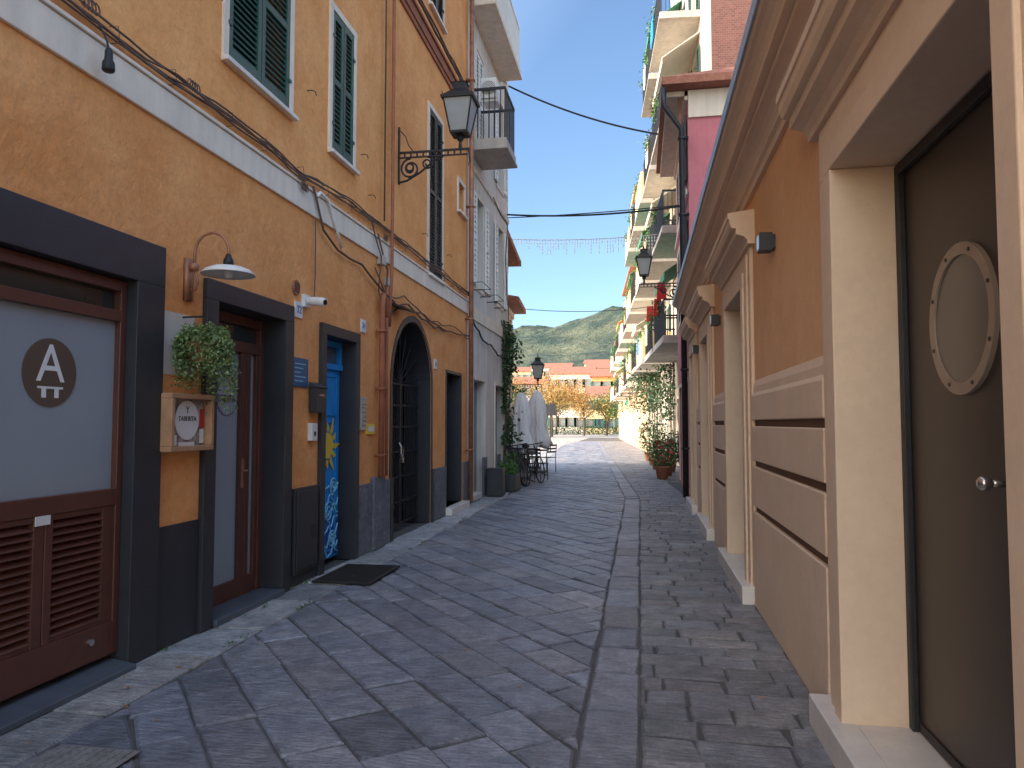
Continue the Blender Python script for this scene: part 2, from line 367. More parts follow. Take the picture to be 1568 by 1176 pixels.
# blue door
d = -.16
b = B(LF); b.box(7.0,7.79,d-.05,d,.05,2.10); b.box(7.006,7.06,d-.05,d+.03,2.1,2.39); b.box(7.74,7.792,d-.05,d+.03,2.1,2.39); b.box(7.06,7.74,d-.05,d+.03,2.33,2.39)
b.box(7.006,7.792,d-.04,d+.04,2.08,2.14)
for (z0,z1) in ((.15,.55),(.65,1.5),(1.6,2.0)): b.frame(7.12,7.68,z0,z1,.02,d,d+.012,True)
b.obj("blue_door", M['blue'], A, .004)
b = B(LF); b.box(7.06,7.74,d-.03,d-.02,2.14,2.33); b.obj("blue_door_transom", M['wglass'], A)
b = B(LF); disc(b, 7.46, 1.26, .14, d+.013, d+.018)
for k in range(12):
    a = 2*math.pi*k/12; r1 = .33 if k % 2 == 0 else .25
    b.plate([(7.46+.155*math.cos(a-.16),1.26+.155*math.sin(a-.16)),(7.46+.20*math.cos(a-.2),1.26+.20*math.sin(a-.2)),(7.46+r1*math.cos(a+.05),1.26+r1*math.sin(a+.05)),(7.46+.155*math.cos(a+.16),1.26+.155*math.sin(a+.16))], d+.0125, d+.016)
b.obj("painted_sun", M['yellow'], A)
b = B(LF)
for i in range(7):
    z = .12+i*.11; pts = [(7.05+.7*t/30, d+.013, z+.05*math.sin(t*.55+i*1.7)+.02*math.sin(t*1.3)) for t in range(31)]
    b.tube(pts, .008, 5)
for (u,z,r0) in ((7.25,.72,.10),(7.5,.55,.12),(7.62,.82,.09),(7.28,.35,.11),(7.6,.25,.1)):
    b.tube([(u+r0*(1-t/34)*math.cos(t*.45), d+.014, z+r0*(1-t/34)*math.sin(t*.45)) for t in range(30)], .009, 5)
b.obj("painted_swirls", M['ltblue'], A)
b = B(LF); b.plate([(7.02,.08),(7.78,.08),(7.78,.42),(7.6,.55),(7.45,.44),(7.3,.62),(7.15,.5),(7.02,.6)], d+.0015, d+.005); b.obj("painted_sea", M['dkblue'], A)
# arch passage and gate
b = B(LF)
for (u0,u1) in ((9.1,9.11),(10.89,10.9)): b.box(u0,u1,-.4,-.004,0,sp)
for k in range(24):
    a0, a1 = math.pi*k/24, math.pi*(k+1)/24
    b.plate([(cy+.9*math.cos(a0),sp+.9*math.sin(a0)),(cy+.888*math.cos(a0),sp+.888*math.sin(a0)),(cy+.888*math.cos(a1),sp+.888*math.sin(a1)),(cy+.9*math.cos(a1),sp+.9*math.sin(a1))], -.4, -.004)
    b.plate([(cy+.90*math.cos(a0),sp+.90*math.sin(a0)),(cy+.98*math.cos(a0),sp+.98*math.sin(a0)),(cy+.98*math.cos(a1),sp+.98*math.sin(a1)),(cy+.90*math.cos(a1),sp+.90*math.sin(a1))], .001, .012)
b.box(9.0,9.1,.001,.035,0,.8); b.box(10.9,11.0,.001,.035,0,.8)
b.box(9.02,9.1,.001,.012,.8,sp); b.box(10.9,10.98,.001,.012,.8,sp)
b.obj("arch_lining", M['black'], A)
IG = E("iron_gate")
b = B(LF); d = -.2
for i in range(15):
    u = 9.16+i*.12; b.tube([(u,d,.08),(u,d,2.05)], .010, 6)
for z in (.1,.4,.75,1.1,1.45,1.75,2.05): b.box(9.115,10.885,d-.012,d+.012,z-.014,z+.014)
b.box(9.97,10.03,d-.02,d+.02,.1,2.05)
for i in range(9):
    a = math.pi*(i+.5)/9; b.tube([(cy,d,2.07),(cy+.86*math.cos(a),d,sp+.86*math.sin(a))], .009, 6)
b.obj("bars", M['iron'], IG)
b = B(LF); b.tube([(9.95,d+.02,1.22),(9.9,d+.06,1.17),(9.88,d+.07,1.07),(9.93,d+.06,1.02),(10.0,d+.06,1.06),(10.02,d+.05,1.15),(9.97,d+.03,1.2)], .014, 6); b.box(9.93,9.99,d+.03,d+.08,.95,1.02); b.obj("lock_chain", M['steel'], IG)
# dark door
b = B(LF); b.box(11.8,12.8,-.28,-.22,.12,2.335); b.box(12.28,12.32,-.22,-.20,.12,2.335)
for u in (11.88,12.4):
    for z0,z1 in ((.3,1.0),(1.15,2.1)): b.frame(u,u+.32,z0,z1,.02,-.22,-.205,True)
b.obj("dark_door", M['dgreen'], A, .004)
b = B(LF); b.box(11.7,12.95,-.3,.14,0,.12); b.obj("marble_step", M['marble'], A, .008)
# windows
WH = [h for h in holes if h[2] > 3]
b = B(LF)
for (u0,u1,z0,z1) in WH: b.frame(u0+.004,u1-.004,z0+.004,z1-.004,.075,-.01,.022,True)
b.obj("window_frames", M['cream_band'], A, .004)
b = B(LF)
for (u0,u1,z0,z1) in WH: b.box(u0-.09,u1+.09,0.0225,.07,z0-.075,z0-.035)
b.obj("window_sills", M['marble'], A, .006)
b = B(LF); bd = B(LF)
for (u0,u1,z0,z1) in WH:
    t = bd if u0 > 10 else b
    if u1-u0 > .5:
        m_ = (u0+u1)/2; shutter(t, u0+.01, m_-.004, z0+.01, z1-.01, -.02); shutter(t, m_+.004, u1-.01, z0+.01, z1-.01, -.018)
        for uu in (u0-.004, u1-.03):
            for zz in (z0+.25, z1-.3): t.box(uu-.01, uu+.04, .018, .030, zz, zz+.03)
    t.box(u0,u1,-.32,-.3,z0,z1)
b.obj("shutters", M['green'], A); bd.obj("dark_shutters", M['dgreen'], A)
b = B(LF)
for (u,z) in ((4.9,4.72),(6.55,4.72),(7.95,4.6),(10.4,4.3),(8.2,4.2),(4.6,5.2),(11.8,4.3)):
    b.tube([(u,0,z),(u,.05,z),(u+.05,.06,z+.005),(u+.075,.06,z-.025)], .005, 5)
b.obj("shutter_hooks", M['iron'], A)

# wires & pipes
W = E("facade_cable_bundle")
b = B(LF)
for i in range(5):
    o = i*.016
    b.tube(wob([(-4,.04,3.86+o),(1,.04,3.84+o),(3,.04,3.82+o),(4.15,.05,3.80+o),(4.93,.05,3.84+o*.8),(6.0,.05,3.83+o*.6),(6.35,.06,3.78+o),(7.4,.05,3.88+o),(8.65,.05,3.9+o*.5),(10.5,.05,3.87+o),(13.2,.05,3.85+o)], .028, 7, i), .0075, 6)
b.tube(wob([(6.6,.05,3.80),(6.85,.05,3.42),(7.2,.05,3.32),(7.9,.05,3.28),(8.7,.06,3.1),(9.2,.05,3.0),(10.2,.05,3.08),(11.3,.05,3.0),(13.2,.05,3.1)], .02, 6, 11), .013, 6)
b.tube(wob([(8.3,.05,3.35),(8.7,.07,3.05),(9.4,.05,3.2),(10.6,.05,3.02),(12,.05,3.12),(13.2,.05,3.05)], .03, 6, 12), .009, 6)
b.tube(wob([(8.2,.05,3.88),(8.5,.06,3.5),(8.45,.05,3.1),(8.7,.05,2.75)], .03, 6, 13), .009, 6)
b.tube(wob([(8.4,.05,3.8),(8.75,.06,3.4),(8.65,.05,3.0),(8.8,.05,2.8),(9.0,.05,2.95),(9.6,.05,3.12),(10.9,.05,2.95),(11.5,.05,2.98)], .04, 6, 14), .012, 6)
b.tube(wob([(6.7,.03,3.5),(6.72,.03,3.0),(6.7,.03,2.7)], .01, 5, 15), .006, 6)
b.tube(wob([(-4,.1,7.5),(4,.1,7.52),(9,.1,7.5),(13.2,.1,7.54)], .03, 12, 16), .022, 6)
b.tube(wob([(-4,.1,7.57),(4,.12,7.6),(9,.11,7.56),(13.2,.1,7.6)], .03, 12, 17), .016, 6)
for i in range(20):
    u = .8+i*.62+rnd.uniform(-.1,.1); b.tube([(u,0,3.90),(u,.062,3.90),(u+.01,.064,3.80),(u+.01,0,3.80)], .003, 4)
for (u,z) in ((3.6,3.9),(4.6,3.88),(6.3,3.8),(6.36,3.72),(8.6,3.8)):
    for k in range(4): b.tube([(u+.03*k+.03*math.cos(t*.8),.06,z+.035*math.sin(t*.8)) for t in range(8)], .005, 5, True)
b.obj("cables", M['cable'], W, smooth=True)
b = B(LF); b.box(8.50,8.63,0,.08,3.44,3.55); b.box(8.75,8.83,0,.06,3.22,3.32); b.obj("junction_boxes", M['slab'], W, .006)
b = B(LF); b.tube([(6.7,.05,3.72),(6.76,.05,3.78),(6.95,.05,3.76),(7.15,.05,3.55),(7.3,.05,3.35)], .016, 8); b.obj("grey_conduit", M['white'], W, smooth=True)
DP = E("downpipe")
b = B(LF); b.tube([(8.86,.07,H),(8.86,.07,3.35),(8.82,.07,3.15),(8.78,.07,2.75)], .022, 12)
b.obj("pipe", M['redband'], DP, smooth=True)
DP2 = E("copper_downpipe")
b = B(LF); b.tube([(8.72,.08,2.7),(8.62,.08,2.98),(8.54,.08,3.06),(8.50,.08,2.95),(8.50,.08,.86)], .035, 12)
b.tube([(8.66,.08,2.8),(8.66,.09,.86)], .02, 10)
for z in (1.1,1.9,2.6): b.box(8.44,8.57,.02,.125,z,z+.03)
b.obj("pipe", M['redband'], DP2, smooth=True)
DP3 = E("corner_downpipe")
b = B(LF); b.tube([(13.18,.1,H),(13.18,.1,.06)], .045, 12)
for z in (1,3.4,5.5,7.9): b.box(13.12,13.24,.0,.155,z,z+.03)
b.obj("pipe", M['copper'], DP3, smooth=True)
b = B(LF); b.tube([(8.62,.05,H),(8.62,.05,4.0)], .011, 8); b.obj("thin_conduit", M['cable'], A, smooth=True)
SL = E("hanging_lamp_socket")
b = B(LF); b.tube([(3.72,.06,3.82),(3.73,.10,3.74),(3.74,.11,3.68)], .006, 6); b.obj("wire", M['bcable'], SL)
b = B(); b.lathe(XL+.11, 3.74, [(.012,3.69),(.022,3.67),(.024,3.62),(.034,3.60),(.036,3.56),(.03,3.55)], 14); b.obj("socket", M['bcable'], SL, smooth=True)
S1 = E("blue_info_sign"); b = B(LF); b.box(6.30,6.62,0,.02,1.84,2.11); b.obj("plate", M['signblue'], S1, .003)
b = B(LF)
for i in range(5): b.box(6.34,6.34+.22-.05*(i%3),.0205,.0215,2.05-i*.04,2.058-i*.04)
b.obj("print", M['ltblue'], S1)
S2 = E("letterbox"); b = B(LF); b.box(6.66,6.86,.013,.10,1.60,1.84); b.prism([(.013,1.84),(.115,1.84),(.115,1.855),(.013,1.90)],6.65,6.87); b.obj("box", M['black'], S2, .006)
b = B(LF); b.box(6.70,6.82,.1005,.103,1.76,1.78); b.obj("slot", M['steel'], S2)
S3 = E("utility_box"); b = B(LF); b.box(6.33,6.82,.0125,.05,.12,.90); b.box(6.36,6.79,.05,.058,.15,.87); b.obj("door", M['black'], S3, .004)
b = B(LF)
for i in range(6): b.box(6.66,6.75,.058,.064,.42+i*.02,.43+i*.02)
b.obj("vent", M['iron'], S3)
S4 = E("doorbell"); b = B(LF); b.box(6.66,6.78,.0,.05,1.33,1.50); b.obj("box", M['white'], S4, .006); b = B(LF); b.box(6.70,6.74,.05,.055,1.38,1.42); b.obj("button", M['iron'], S4)
S5 = E("intercom_panel"); b = B(LF); b.box(7.97,8.14,0,.03,1.42,1.80); b.obj("plate", M['slab'], S5, .004)
b = B(LF)
for i in range(6): b.box(8.0,8.11,.03,.034,1.47+i*.05,1.49+i*.05)
b.obj("buttons", M['steel'], S5)
b = B(LF); b.box(8.2,8.44,.0,.02,1.37,1.49); o = b.obj("yellow_notice", M['yellow'], None, .002)
b = B(LF); b.box(8.23,8.41,.0205,.022,1.40,1.46); b.obj("notice_print", M['paper'], o)
for (u, z, t) in ((8.06,2.62,"34"),(11.12,2.42,"36"),(6.42,2.56,"32")):
    T = E("house_number_tile"); b = B(LF); b.box(u-.075,u+.075,0,.014,z-.075,z+.075); b.obj("tile", M['white'], T, .003)
    text(t, .10, (XL+.0155, u, z), M['dkblue'], T)
V = E("wall_vent"); b = B(LF); disc(b, 6.36, 2.76, .07, 0, .02); b.obj("cover", M['copper'], V, .003)
b = B(LF)
for i in range(5): b.box(6.31,6.41,.02,.024,2.715+i*.02,2.723+i*.02)
b.obj("slots", M['iron'], V)
C = E("security_camera"); b = B(LF); b.box(6.48,6.60,0,.04,2.60,2.72); b.tube([(6.54,.04,2.66),(6.54,.10,2.64)], .02, 10)
b.obj("mount", M['white'], C, .006)
b = B(LF); b.tube([(6.56,.03,2.67),(6.55,.09,2.66),(6.52,.2,2.645),(6.51,.23,2.64)], [.03,.042,.042,.036], 16); b.obj("housing", M['white'], C, smooth=True)
b = B(LF); b.tube([(6.512,.22,2.641),(6.508,.236,2.639)], .026, 14); b.obj("lens", M['lens'], C)
b = B(LF); b.prism([(.0,3.05),(.22,2.98),(.22,2.96),(0,3.02)],8.95,9.35); b.obj("small_bracket_lamp", M['iron'], A)

# gooseneck lamp
G = E("gooseneck_wall_lamp")
b = B(LF)
b.box(4.66,4.74,0,.03,2.36,2.66)
b.tube([(4.70,.03,2.60),(4.70,.08,2.60)], .03, 10); b.tube([(4.70,.03,2.44),(4.70,.07,2.44),(4.70,.09,2.5),(4.70,.06,2.58)], .009, 8)
arc = [(4.70,.06,2.58)]+[(4.70, .19-.13*math.cos(t), 2.70+.14*math.sin(t)) for t in [math.pi*k/14 for k in range(15)]]+[(4.70,.32,2.66)]
b.tube(arc, .011, 8); b.obj("bracket", M['copper'], G, smooth=True)
b = B(); cx = XL+.32; b.lathe(cx, 4.70, [(.018,2.68),(.022,2.66),(.034,2.64),(.036,2.60)], 20)
b.obj("cap", M['iron'], G, smooth=True)
b = B(); b.lathe(cx, 4.70, [(.036,2.60),(.06,2.598),(.11,2.588),(.155,2.568),(.182,2.540),(.180,2.535),(.14,2.560),(.05,2.58),(.02,2.585)], 32); b.obj("enamel_shade", M['white'], G, smooth=True)
b = B(); b.lathe(cx, 4.70, [(.014,2.58),(.03,2.56),(.03,2.53),(.016,2.51)], 16); b.obj("bulb", M['canvas'], G, smooth=True)
# menu board
MB = E("wooden_menu_case"); MU = -.08
LM = lambda u, d, z: (XL+d, u+MU, z)
b = B(LM); b.frame(4.50,4.92,1.345,1.665,.035,.05,.13,True); b.box(4.47,4.95,.02,.07,1.315,1.695); b.obj("frame", M['wood'], MB, .005)
b = B(LM); disc(b, 4.71, 1.52, .135, .075, .078); b.box(4.53,4.60,.074,.076,1.35,1.42); b.box(4.62,4.80,.074,.076,1.345,1.37); b.box(4.86,4.91,.074,.076,1.36,1.46); b.obj("menu_papers", M['paper'], MB)
b = B(LM); b.box(4.50,4.92,.0705,.072,1.345,1.665); b.obj("backing", mat('collage', (.35,.2,.12), .6, .7, 18, 0, tint=(.5,.45,.4)), MB)
text("TABERITA", .046, (XL+.080, 4.71+MU, 1.53), M['black'], MB)
text("Y", .07, (XL+.080, 4.71+MU, 1.59), M['black'], MB)
b = B(LM); b.box(4.86,4.91,.0765,.078,1.47,1.60); b.box(4.52,4.56,.0765,.078,1.5,1.62); b.obj("red_cards", M['redcloth'], MB)
# hanging plant
HP = E("hanging_plant"); HY = 4.66
b = B(LF); b.tube([(HY,0,2.24),(HY,.17,2.24),(HY,.17,2.2)], .007, 6); b.obj("hook", M['iron'], HP)
b = B(); b.lathe(XL+.17, HY, [(.07,1.92),(.10,1.98),(.12,2.08),(.115,2.08),(.02,2.06)], 18); b.obj("pot", M['terra'], HP, smooth=True)
b = B(); b2 = B()
for i in range(200):
    a = rnd.random()*6.28; r0 = .03+rnd.random()*.15; out = .15+rnd.random()*.08; ln = rnd.uniform(.08,.36)
    if math.sin(a) > .3: ln *= 1.35
    p0 = Vector((XL+.18+r0*math.cos(a)*.8, HY+r0*math.sin(a), 2.10+rnd.random()*.08))
    p1 = Vector((max(XL+.02, XL+.18+out*math.cos(a)*.8), HY+out*math.sin(a), 2.06)); p2 = p1+Vector((rnd.uniform(-.02,.03), rnd.uniform(-.02,.06), -ln))
    for t in range(16):
        q = t/15
        p = p0.lerp(p1, q*2.2) if q < .45 else p1.lerp(p2, (q-.45)/.55)
        for k in range(2):
            (b if (rnd.random() < .8) else b2).leaf(p+Vector((rnd.gauss(0,.010), rnd.gauss(0,.010), rnd.gauss(0,.008))), rnd.uniform(.018,.034), .5)
b.obj("pale_leaves", M['leaf2'], HP); b2.obj("green_leaves", M['leaf1'], HP)

def lantern(name, f, u, z, L=.85, k_=1.22):
    P = E(name)
    b = B(f)
    b.box(u-.02,u+.02,0,.02,z-.42,z+.35)
    b.box(u-.012,u+.012,.02,L+.12,z-.012,z+.014)
    b.box(u-.014,u+.014,.02,L+.10,z-.075,z-.06)
    for k in range(10): b.box(u-.008,u+.008,.08+k*.085,.10+k*.085,z-.06,z-.012)
    def scroll(c, z0, r0, t0, t1, s=1, n=26, sh=.75):
        return [(u, c+r0*(1-sh*k/n)*math.cos(t0+(t1-t0)*k/n)*s, z0+r0*(1-sh*k/n)*math.sin(t0+(t1-t0)*k/n)) for k in range(n+1)]
    b.tube(scroll(.17,z-.22,.14,math.pi*.5,math.pi*4), .014, 6)
    b.tube(scroll(.40,z-.16,.085,math.pi*.5,-math.pi*3), .012, 6)
    b.tube([(u,.02,z-.40),(u,.12,z-.38),(u,.3,z-.28),(u,.5,z-.13),(u,.62,z-.08)], .014, 6)
    b.tube(scroll(.16,z-.20,.05,0,6.28,1,16,0), .014, 6)
    b.tube([(u,L+.1,z-.0),(u,L+.12,z-.06),(u,L+.13,z-.18)], .012, 6)
    b.tube([(u,.03,z+.3),(u,.1,z+.22),(u,.14,z+.1),(u,.2,z+.02)], .008, 6)
    b.tube([(u,L,z),(u,L,z+.12)], [.03,.015], 8); b.tube([(u,L,z+.10),(u,L,z+.14),(u,L,z+.19)], [.02,.05,.03], 10)
    zb = z+.20
    def Q(x, y, h): return (u+x*k_, L+y*k_, zb+h*k_)
    for sx in (-1,1):
        for sy in (-1,1):
            b.tube([Q(sx*.09,sy*.09,0),Q(sx*.155,sy*.155,.36)], .011, 5)
            b.tube([Q(0,0,-.02),Q(sx*.09,sy*.09,.01)], .010, 5)
            b.tube([Q(sx*.15,sy*.15,.37),Q(sx*.165,sy*.165,.42)], [.012,.003], 5)
    def sq(bb, z0,z1,a0,a1):
        bb.add([Q(-a0,-a0,z0),Q(a0,-a0,z0),Q(a0,a0,z0),Q(-a0,a0,z0),Q(-a1,-a1,z1),Q(a1,-a1,z1),Q(a1,a1,z1),Q(-a1,a1,z1)], [(0,3,2,1),(4,5,6,7),(0,1,5,4),(1,2,6,5),(2,3,7,6),(3,0,4,7)])
    sq(b,-.01,.015,.095,.10); sq(b,.35,.38,.175,.18); sq(b,.381,.48,.165,.07); sq(b,.481,.55,.065,.075); sq(b,.551,.58,.085,.03)
    b.tube([Q(0,0,.57),Q(0,0,.61),Q(0,0,.65)], [.012,.022,.003], 8)
    b.obj("iron_frame", M['iron'], P)
    b = B(f); sq(b,.016,.349,.088,.15); b.obj("glass", M['lampglass'], P)
    return P
lantern("street_lantern", LF, 9.28, 5.10)

b = B(); b.box(-3.04,-2.46,6.55,7.42,.012,.03)
dm = b.obj("doormat", M['rubber'], None, .004)
b = B()
for i in range(21): b.box(-3.01,-2.49,6.58+i*.04,6.59+i*.04,.0302,.036)
b.obj("ribs", M['rubber'], dm)
b = B(); b.box(-2.66,-2.25,2.70,3.10,.008,.014); DC = b.obj("drain_cover", M['castiron'], None, .003)
b = B()
for i in range(8):
    for j in range(8): b.box(-2.63+i*.046,-2.60+i*.046,2.73+j*.046,2.76+j*.046,.0142,.018)
b.obj("tread_studs", M['castiron'], DC)

# ------------------------------------------------------------------ right tan building
T_ = E("tan_stucco_building")
RH = [(2.00,3.62,.135,2.70),(6.75,8.05,.135,2.70),(10.1,11.3,.135,2.70),(12.85,13.7,.135,2.70),(-2.2,-.9,.135,2.7)]
b = B(RF); b.wall(-4,14.35,0,3.5,RH,.35); b.obj("walls", M['tan'], T_)
b = B(RF); b.box(-4,14.35,-7,-.6,0,3.75); b.box(-4,14.35,-.6,.0,3.5,3.75); b.box(14.25,14.35,-.6,-.35,0,3.5); b.box(-4,-3.9,-.6,-.35,0,3.5); b.obj("body", M['tan'], T_)
b = B(RF); b.prism([(-7.2,3.79),(.30,3.79),(.30,3.80),(-3,4.05)], -4.2, 14.4); b.obj("roof", M['greysill'], T_)
prof = [(0,3.40),(.03,3.40),(.03,3.46),(.055,3.475),(.06,3.50),(.075,3.53),(.10,3.56),(.135,3.575),(.16,3.58),(.16,3.62),(.21,3.62),(.215,3.645),(.235,3.68),(.265,3.71),(.29,3.72),(.30,3.74),(.30,3.785),(0,3.785)]
b = B(RF); b.prism(prof, -4.1, 14.38); b.obj("cornice", M['beige'], T_)
b = B(RF); b.prism([(.295,3.802),(.302,3.75),(.318,3.745),(.325,3.81),(.30,3.815)], -4.2, 14.42); b.obj("gutter_flashing", M['flash'], T_)
hp = [(0,2.99),(.055,2.99),(.06,3.02),(.085,3.05),(.12,3.065),(.145,3.07),(.15,3.085),(.15,3.12),(.185,3.125),(.20,3.16),(.205,3.20),(.215,3.205),(.215,3.25),(.0,3.28)]
b = B(RF); c = B(RF)
for (u0,u1,z0,z1) in RH:
    b.frame(u0+.003,u1-.003,z0+.001,z1-.003,.34,0,.030)
    b.frame(u0+.006,u1-.006,z0+.001,z1-.006,.25,.030,.050)
    b.frame(u0+.009,u1-.009,z0+.001,z1-.009,.12,-.235,.036+.03)
    c.prism(hp, u0-.45, u1+.45)
b.obj("door_architraves", M['beige'], T_, .006); c.obj("door_hoods", M['beige'], T_)
c = B(RF); g = B(RF); s = B(RF)
edges = [(-4,-2.56),(-.55,1.62),(3.975,6.40),(8.40,9.75),(11.65,12.50),(14.05,14.35)]
for (a0,a1) in edges:
    for (z0,z1) in ((.0,.775),(.825,1.145),(1.195,1.475)): c.box(a0,a1,0,.035,z0,z1)
    c.prism([(0,1.525),(.035,1.525),(.035,1.72),(.02,1.75),(.018,1.80),(.0,1.86)], a0, a1)
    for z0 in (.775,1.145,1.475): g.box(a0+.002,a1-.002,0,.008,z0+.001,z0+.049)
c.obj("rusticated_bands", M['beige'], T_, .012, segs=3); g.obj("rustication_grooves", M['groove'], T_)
for (u0,u1,z0,z1) in RH: s.box(u0+.01,u1-.01,-.35,.0,.1,.148); s.box(u0-.32,u1+.36,.0,.13,0,.148)
s.obj("marble_steps", M['marble'], T_, .006)
b = B(RF); k2 = B(RF)
for (u0,u1,z0,z1) in RH:
    b.box(u0,u1,-.30,-.245,.149,z1-.001); k2.frame(u0+.06,u1-.06,.149,z1-.07,.048,-.245,-.215)
    k2.box((u0+.08),(u1-.08),-.244,-.235,.165,.20)
b.obj("metal_doors", M['doorbrown'], T_); k2.obj("door_casings", M['iron'], T_, .005)
b = B(RF); p_ = B(RF)
ringp(b, 2.99, 1.89, .24, .285, -.245, -.228); disc(p_, 2.99, 1.89, .242, -.2445, -.236)
b.obj("porthole_ring", M['ring'], T_); p_.obj("porthole_glass", M['porth'], T_)
b = B(RF)
for k in range(8):
    a = math.pi*2*k/8+.4; disc(b, 2.99+.262*math.cos(a), 1.89+.262*math.sin(a), .008, -.229, -.224, 10)
b.obj("rivets", M['doorbrown'], T_)
b = B(RF); b.tube([(2.70,-.245,1.30),(2.70,-.19,1.30)], .012, 10); b.tube([(2.70,-.20,1.30),(2.70,-.185,1.30),(2.70,-.165,1.30),(2.70,-.155,1.30)], [.013,.024,.024,.013], 16); b.obj("door_knob", M['steel'], T_, smooth=True)
for (u, z) in ((5.42,2.78),(9.0,2.72),(12.1,2.68)):
    K = E("wall_light"); b = B(RF); b.box(u-.05,u+.05,.0,.02,z-.05,z+.05); b.box(u-.056,u+.056,.02,.11,z-.065,z+.065) 
    b.obj("housing", M['black'], K, .003)
    b = B(RF); b.box(u-.045,u+.045,.1105,.114,z-.05,z+.05); b.obj("diffuser", M['lampglass'], K)

# ------------------------------------------------------------------ generic buildings
def balcony(P, f, u0, u1, z, dep, style='rail', col='slab', awn=None, clutter=True):
    b = B(f); b.box(u0,u1,0,dep,z-.16,z); b.box(u0-.03,u1+.03,.0,dep+.03,z-.22,z-.162); b.obj("balcony_slab", M[col], P, .01)
    b = B(f)
    if style == 'rail' or style == 'wrail':
        b.box(u0+.02,u1-.02,dep-.05,dep-.02,z+.95,z+1.0); b.box(u0+.02,u0+.05,0,dep-.05,z+.95,z+1.0); b.box(u1-.05,u1-.02,0,dep-.05,z+.95,z+1.0)
        n = int((u1-u0)/.11)
        for i in range(n+1):
            u = u0+.035+(u1-u0-.07)*i/n; b.box(u-.008,u+.008,dep-.043,dep-.027,z,z+.95)
        m_ = int(dep/.11)
        for i in range(m_):
            dd = .05+i*.11
            b.box(u0+.027,u0+.043,dd-.008,dd+.008,z,z+.95); b.box(u1-.043,u1-.027,dd-.008,dd+.008,z,z+.95)
        b.obj("railing", M['iron' if style == 'rail' else 'white'], P)
    else:
        b.box(u0+.02,u1-.02,dep-.10,dep-.02,z+.001,z+.98); b.box(u0+.02,u0+.08,0,dep-.10,z+.001,z+.98); b.box(u1-.08,u1-.02,0,dep-.10,z+.001,z+.98)
        b.obj("parapet", M[style], P, .01)
    if awn:
        b = B(f); b.prism([(.0,z+2.45),(dep*.95,z+1.75),(dep*.95,z+1.55),(dep*.94,z+1.55),(dep*.94,z+1.73),(0,z+2.42)], u0+.1, u1-.1); b.obj("awning", M[awn], P)
    if clutter:
        b = B(f)
        for k in range(3):
            uu = u0+.2+rnd.random()*(u1-u0-.5)
            for j in range(70): b.leaf((uu+rnd.gauss(0,.12), dep-.02+rnd.gauss(0,.08), z+.9+rnd.gauss(0,.14)), .09)
        b.obj("balcony_plants", M['leaf1'], P)
        if rnd.random() < .6:
            b = B(f); uu = u0+.3+rnd.random()*(u1-u0-1.2); w_ = rnd.uniform(.4,.8)
            b.prism([(dep-.01,z+1.02),(dep+.02,z+1.02),(dep+.03,z+.35),(dep+.0,z+.3)], uu, uu+w_); b.obj("hung_laundry", M[rnd.choice(['white','redcloth','blue','awn_w','peach'])], P)

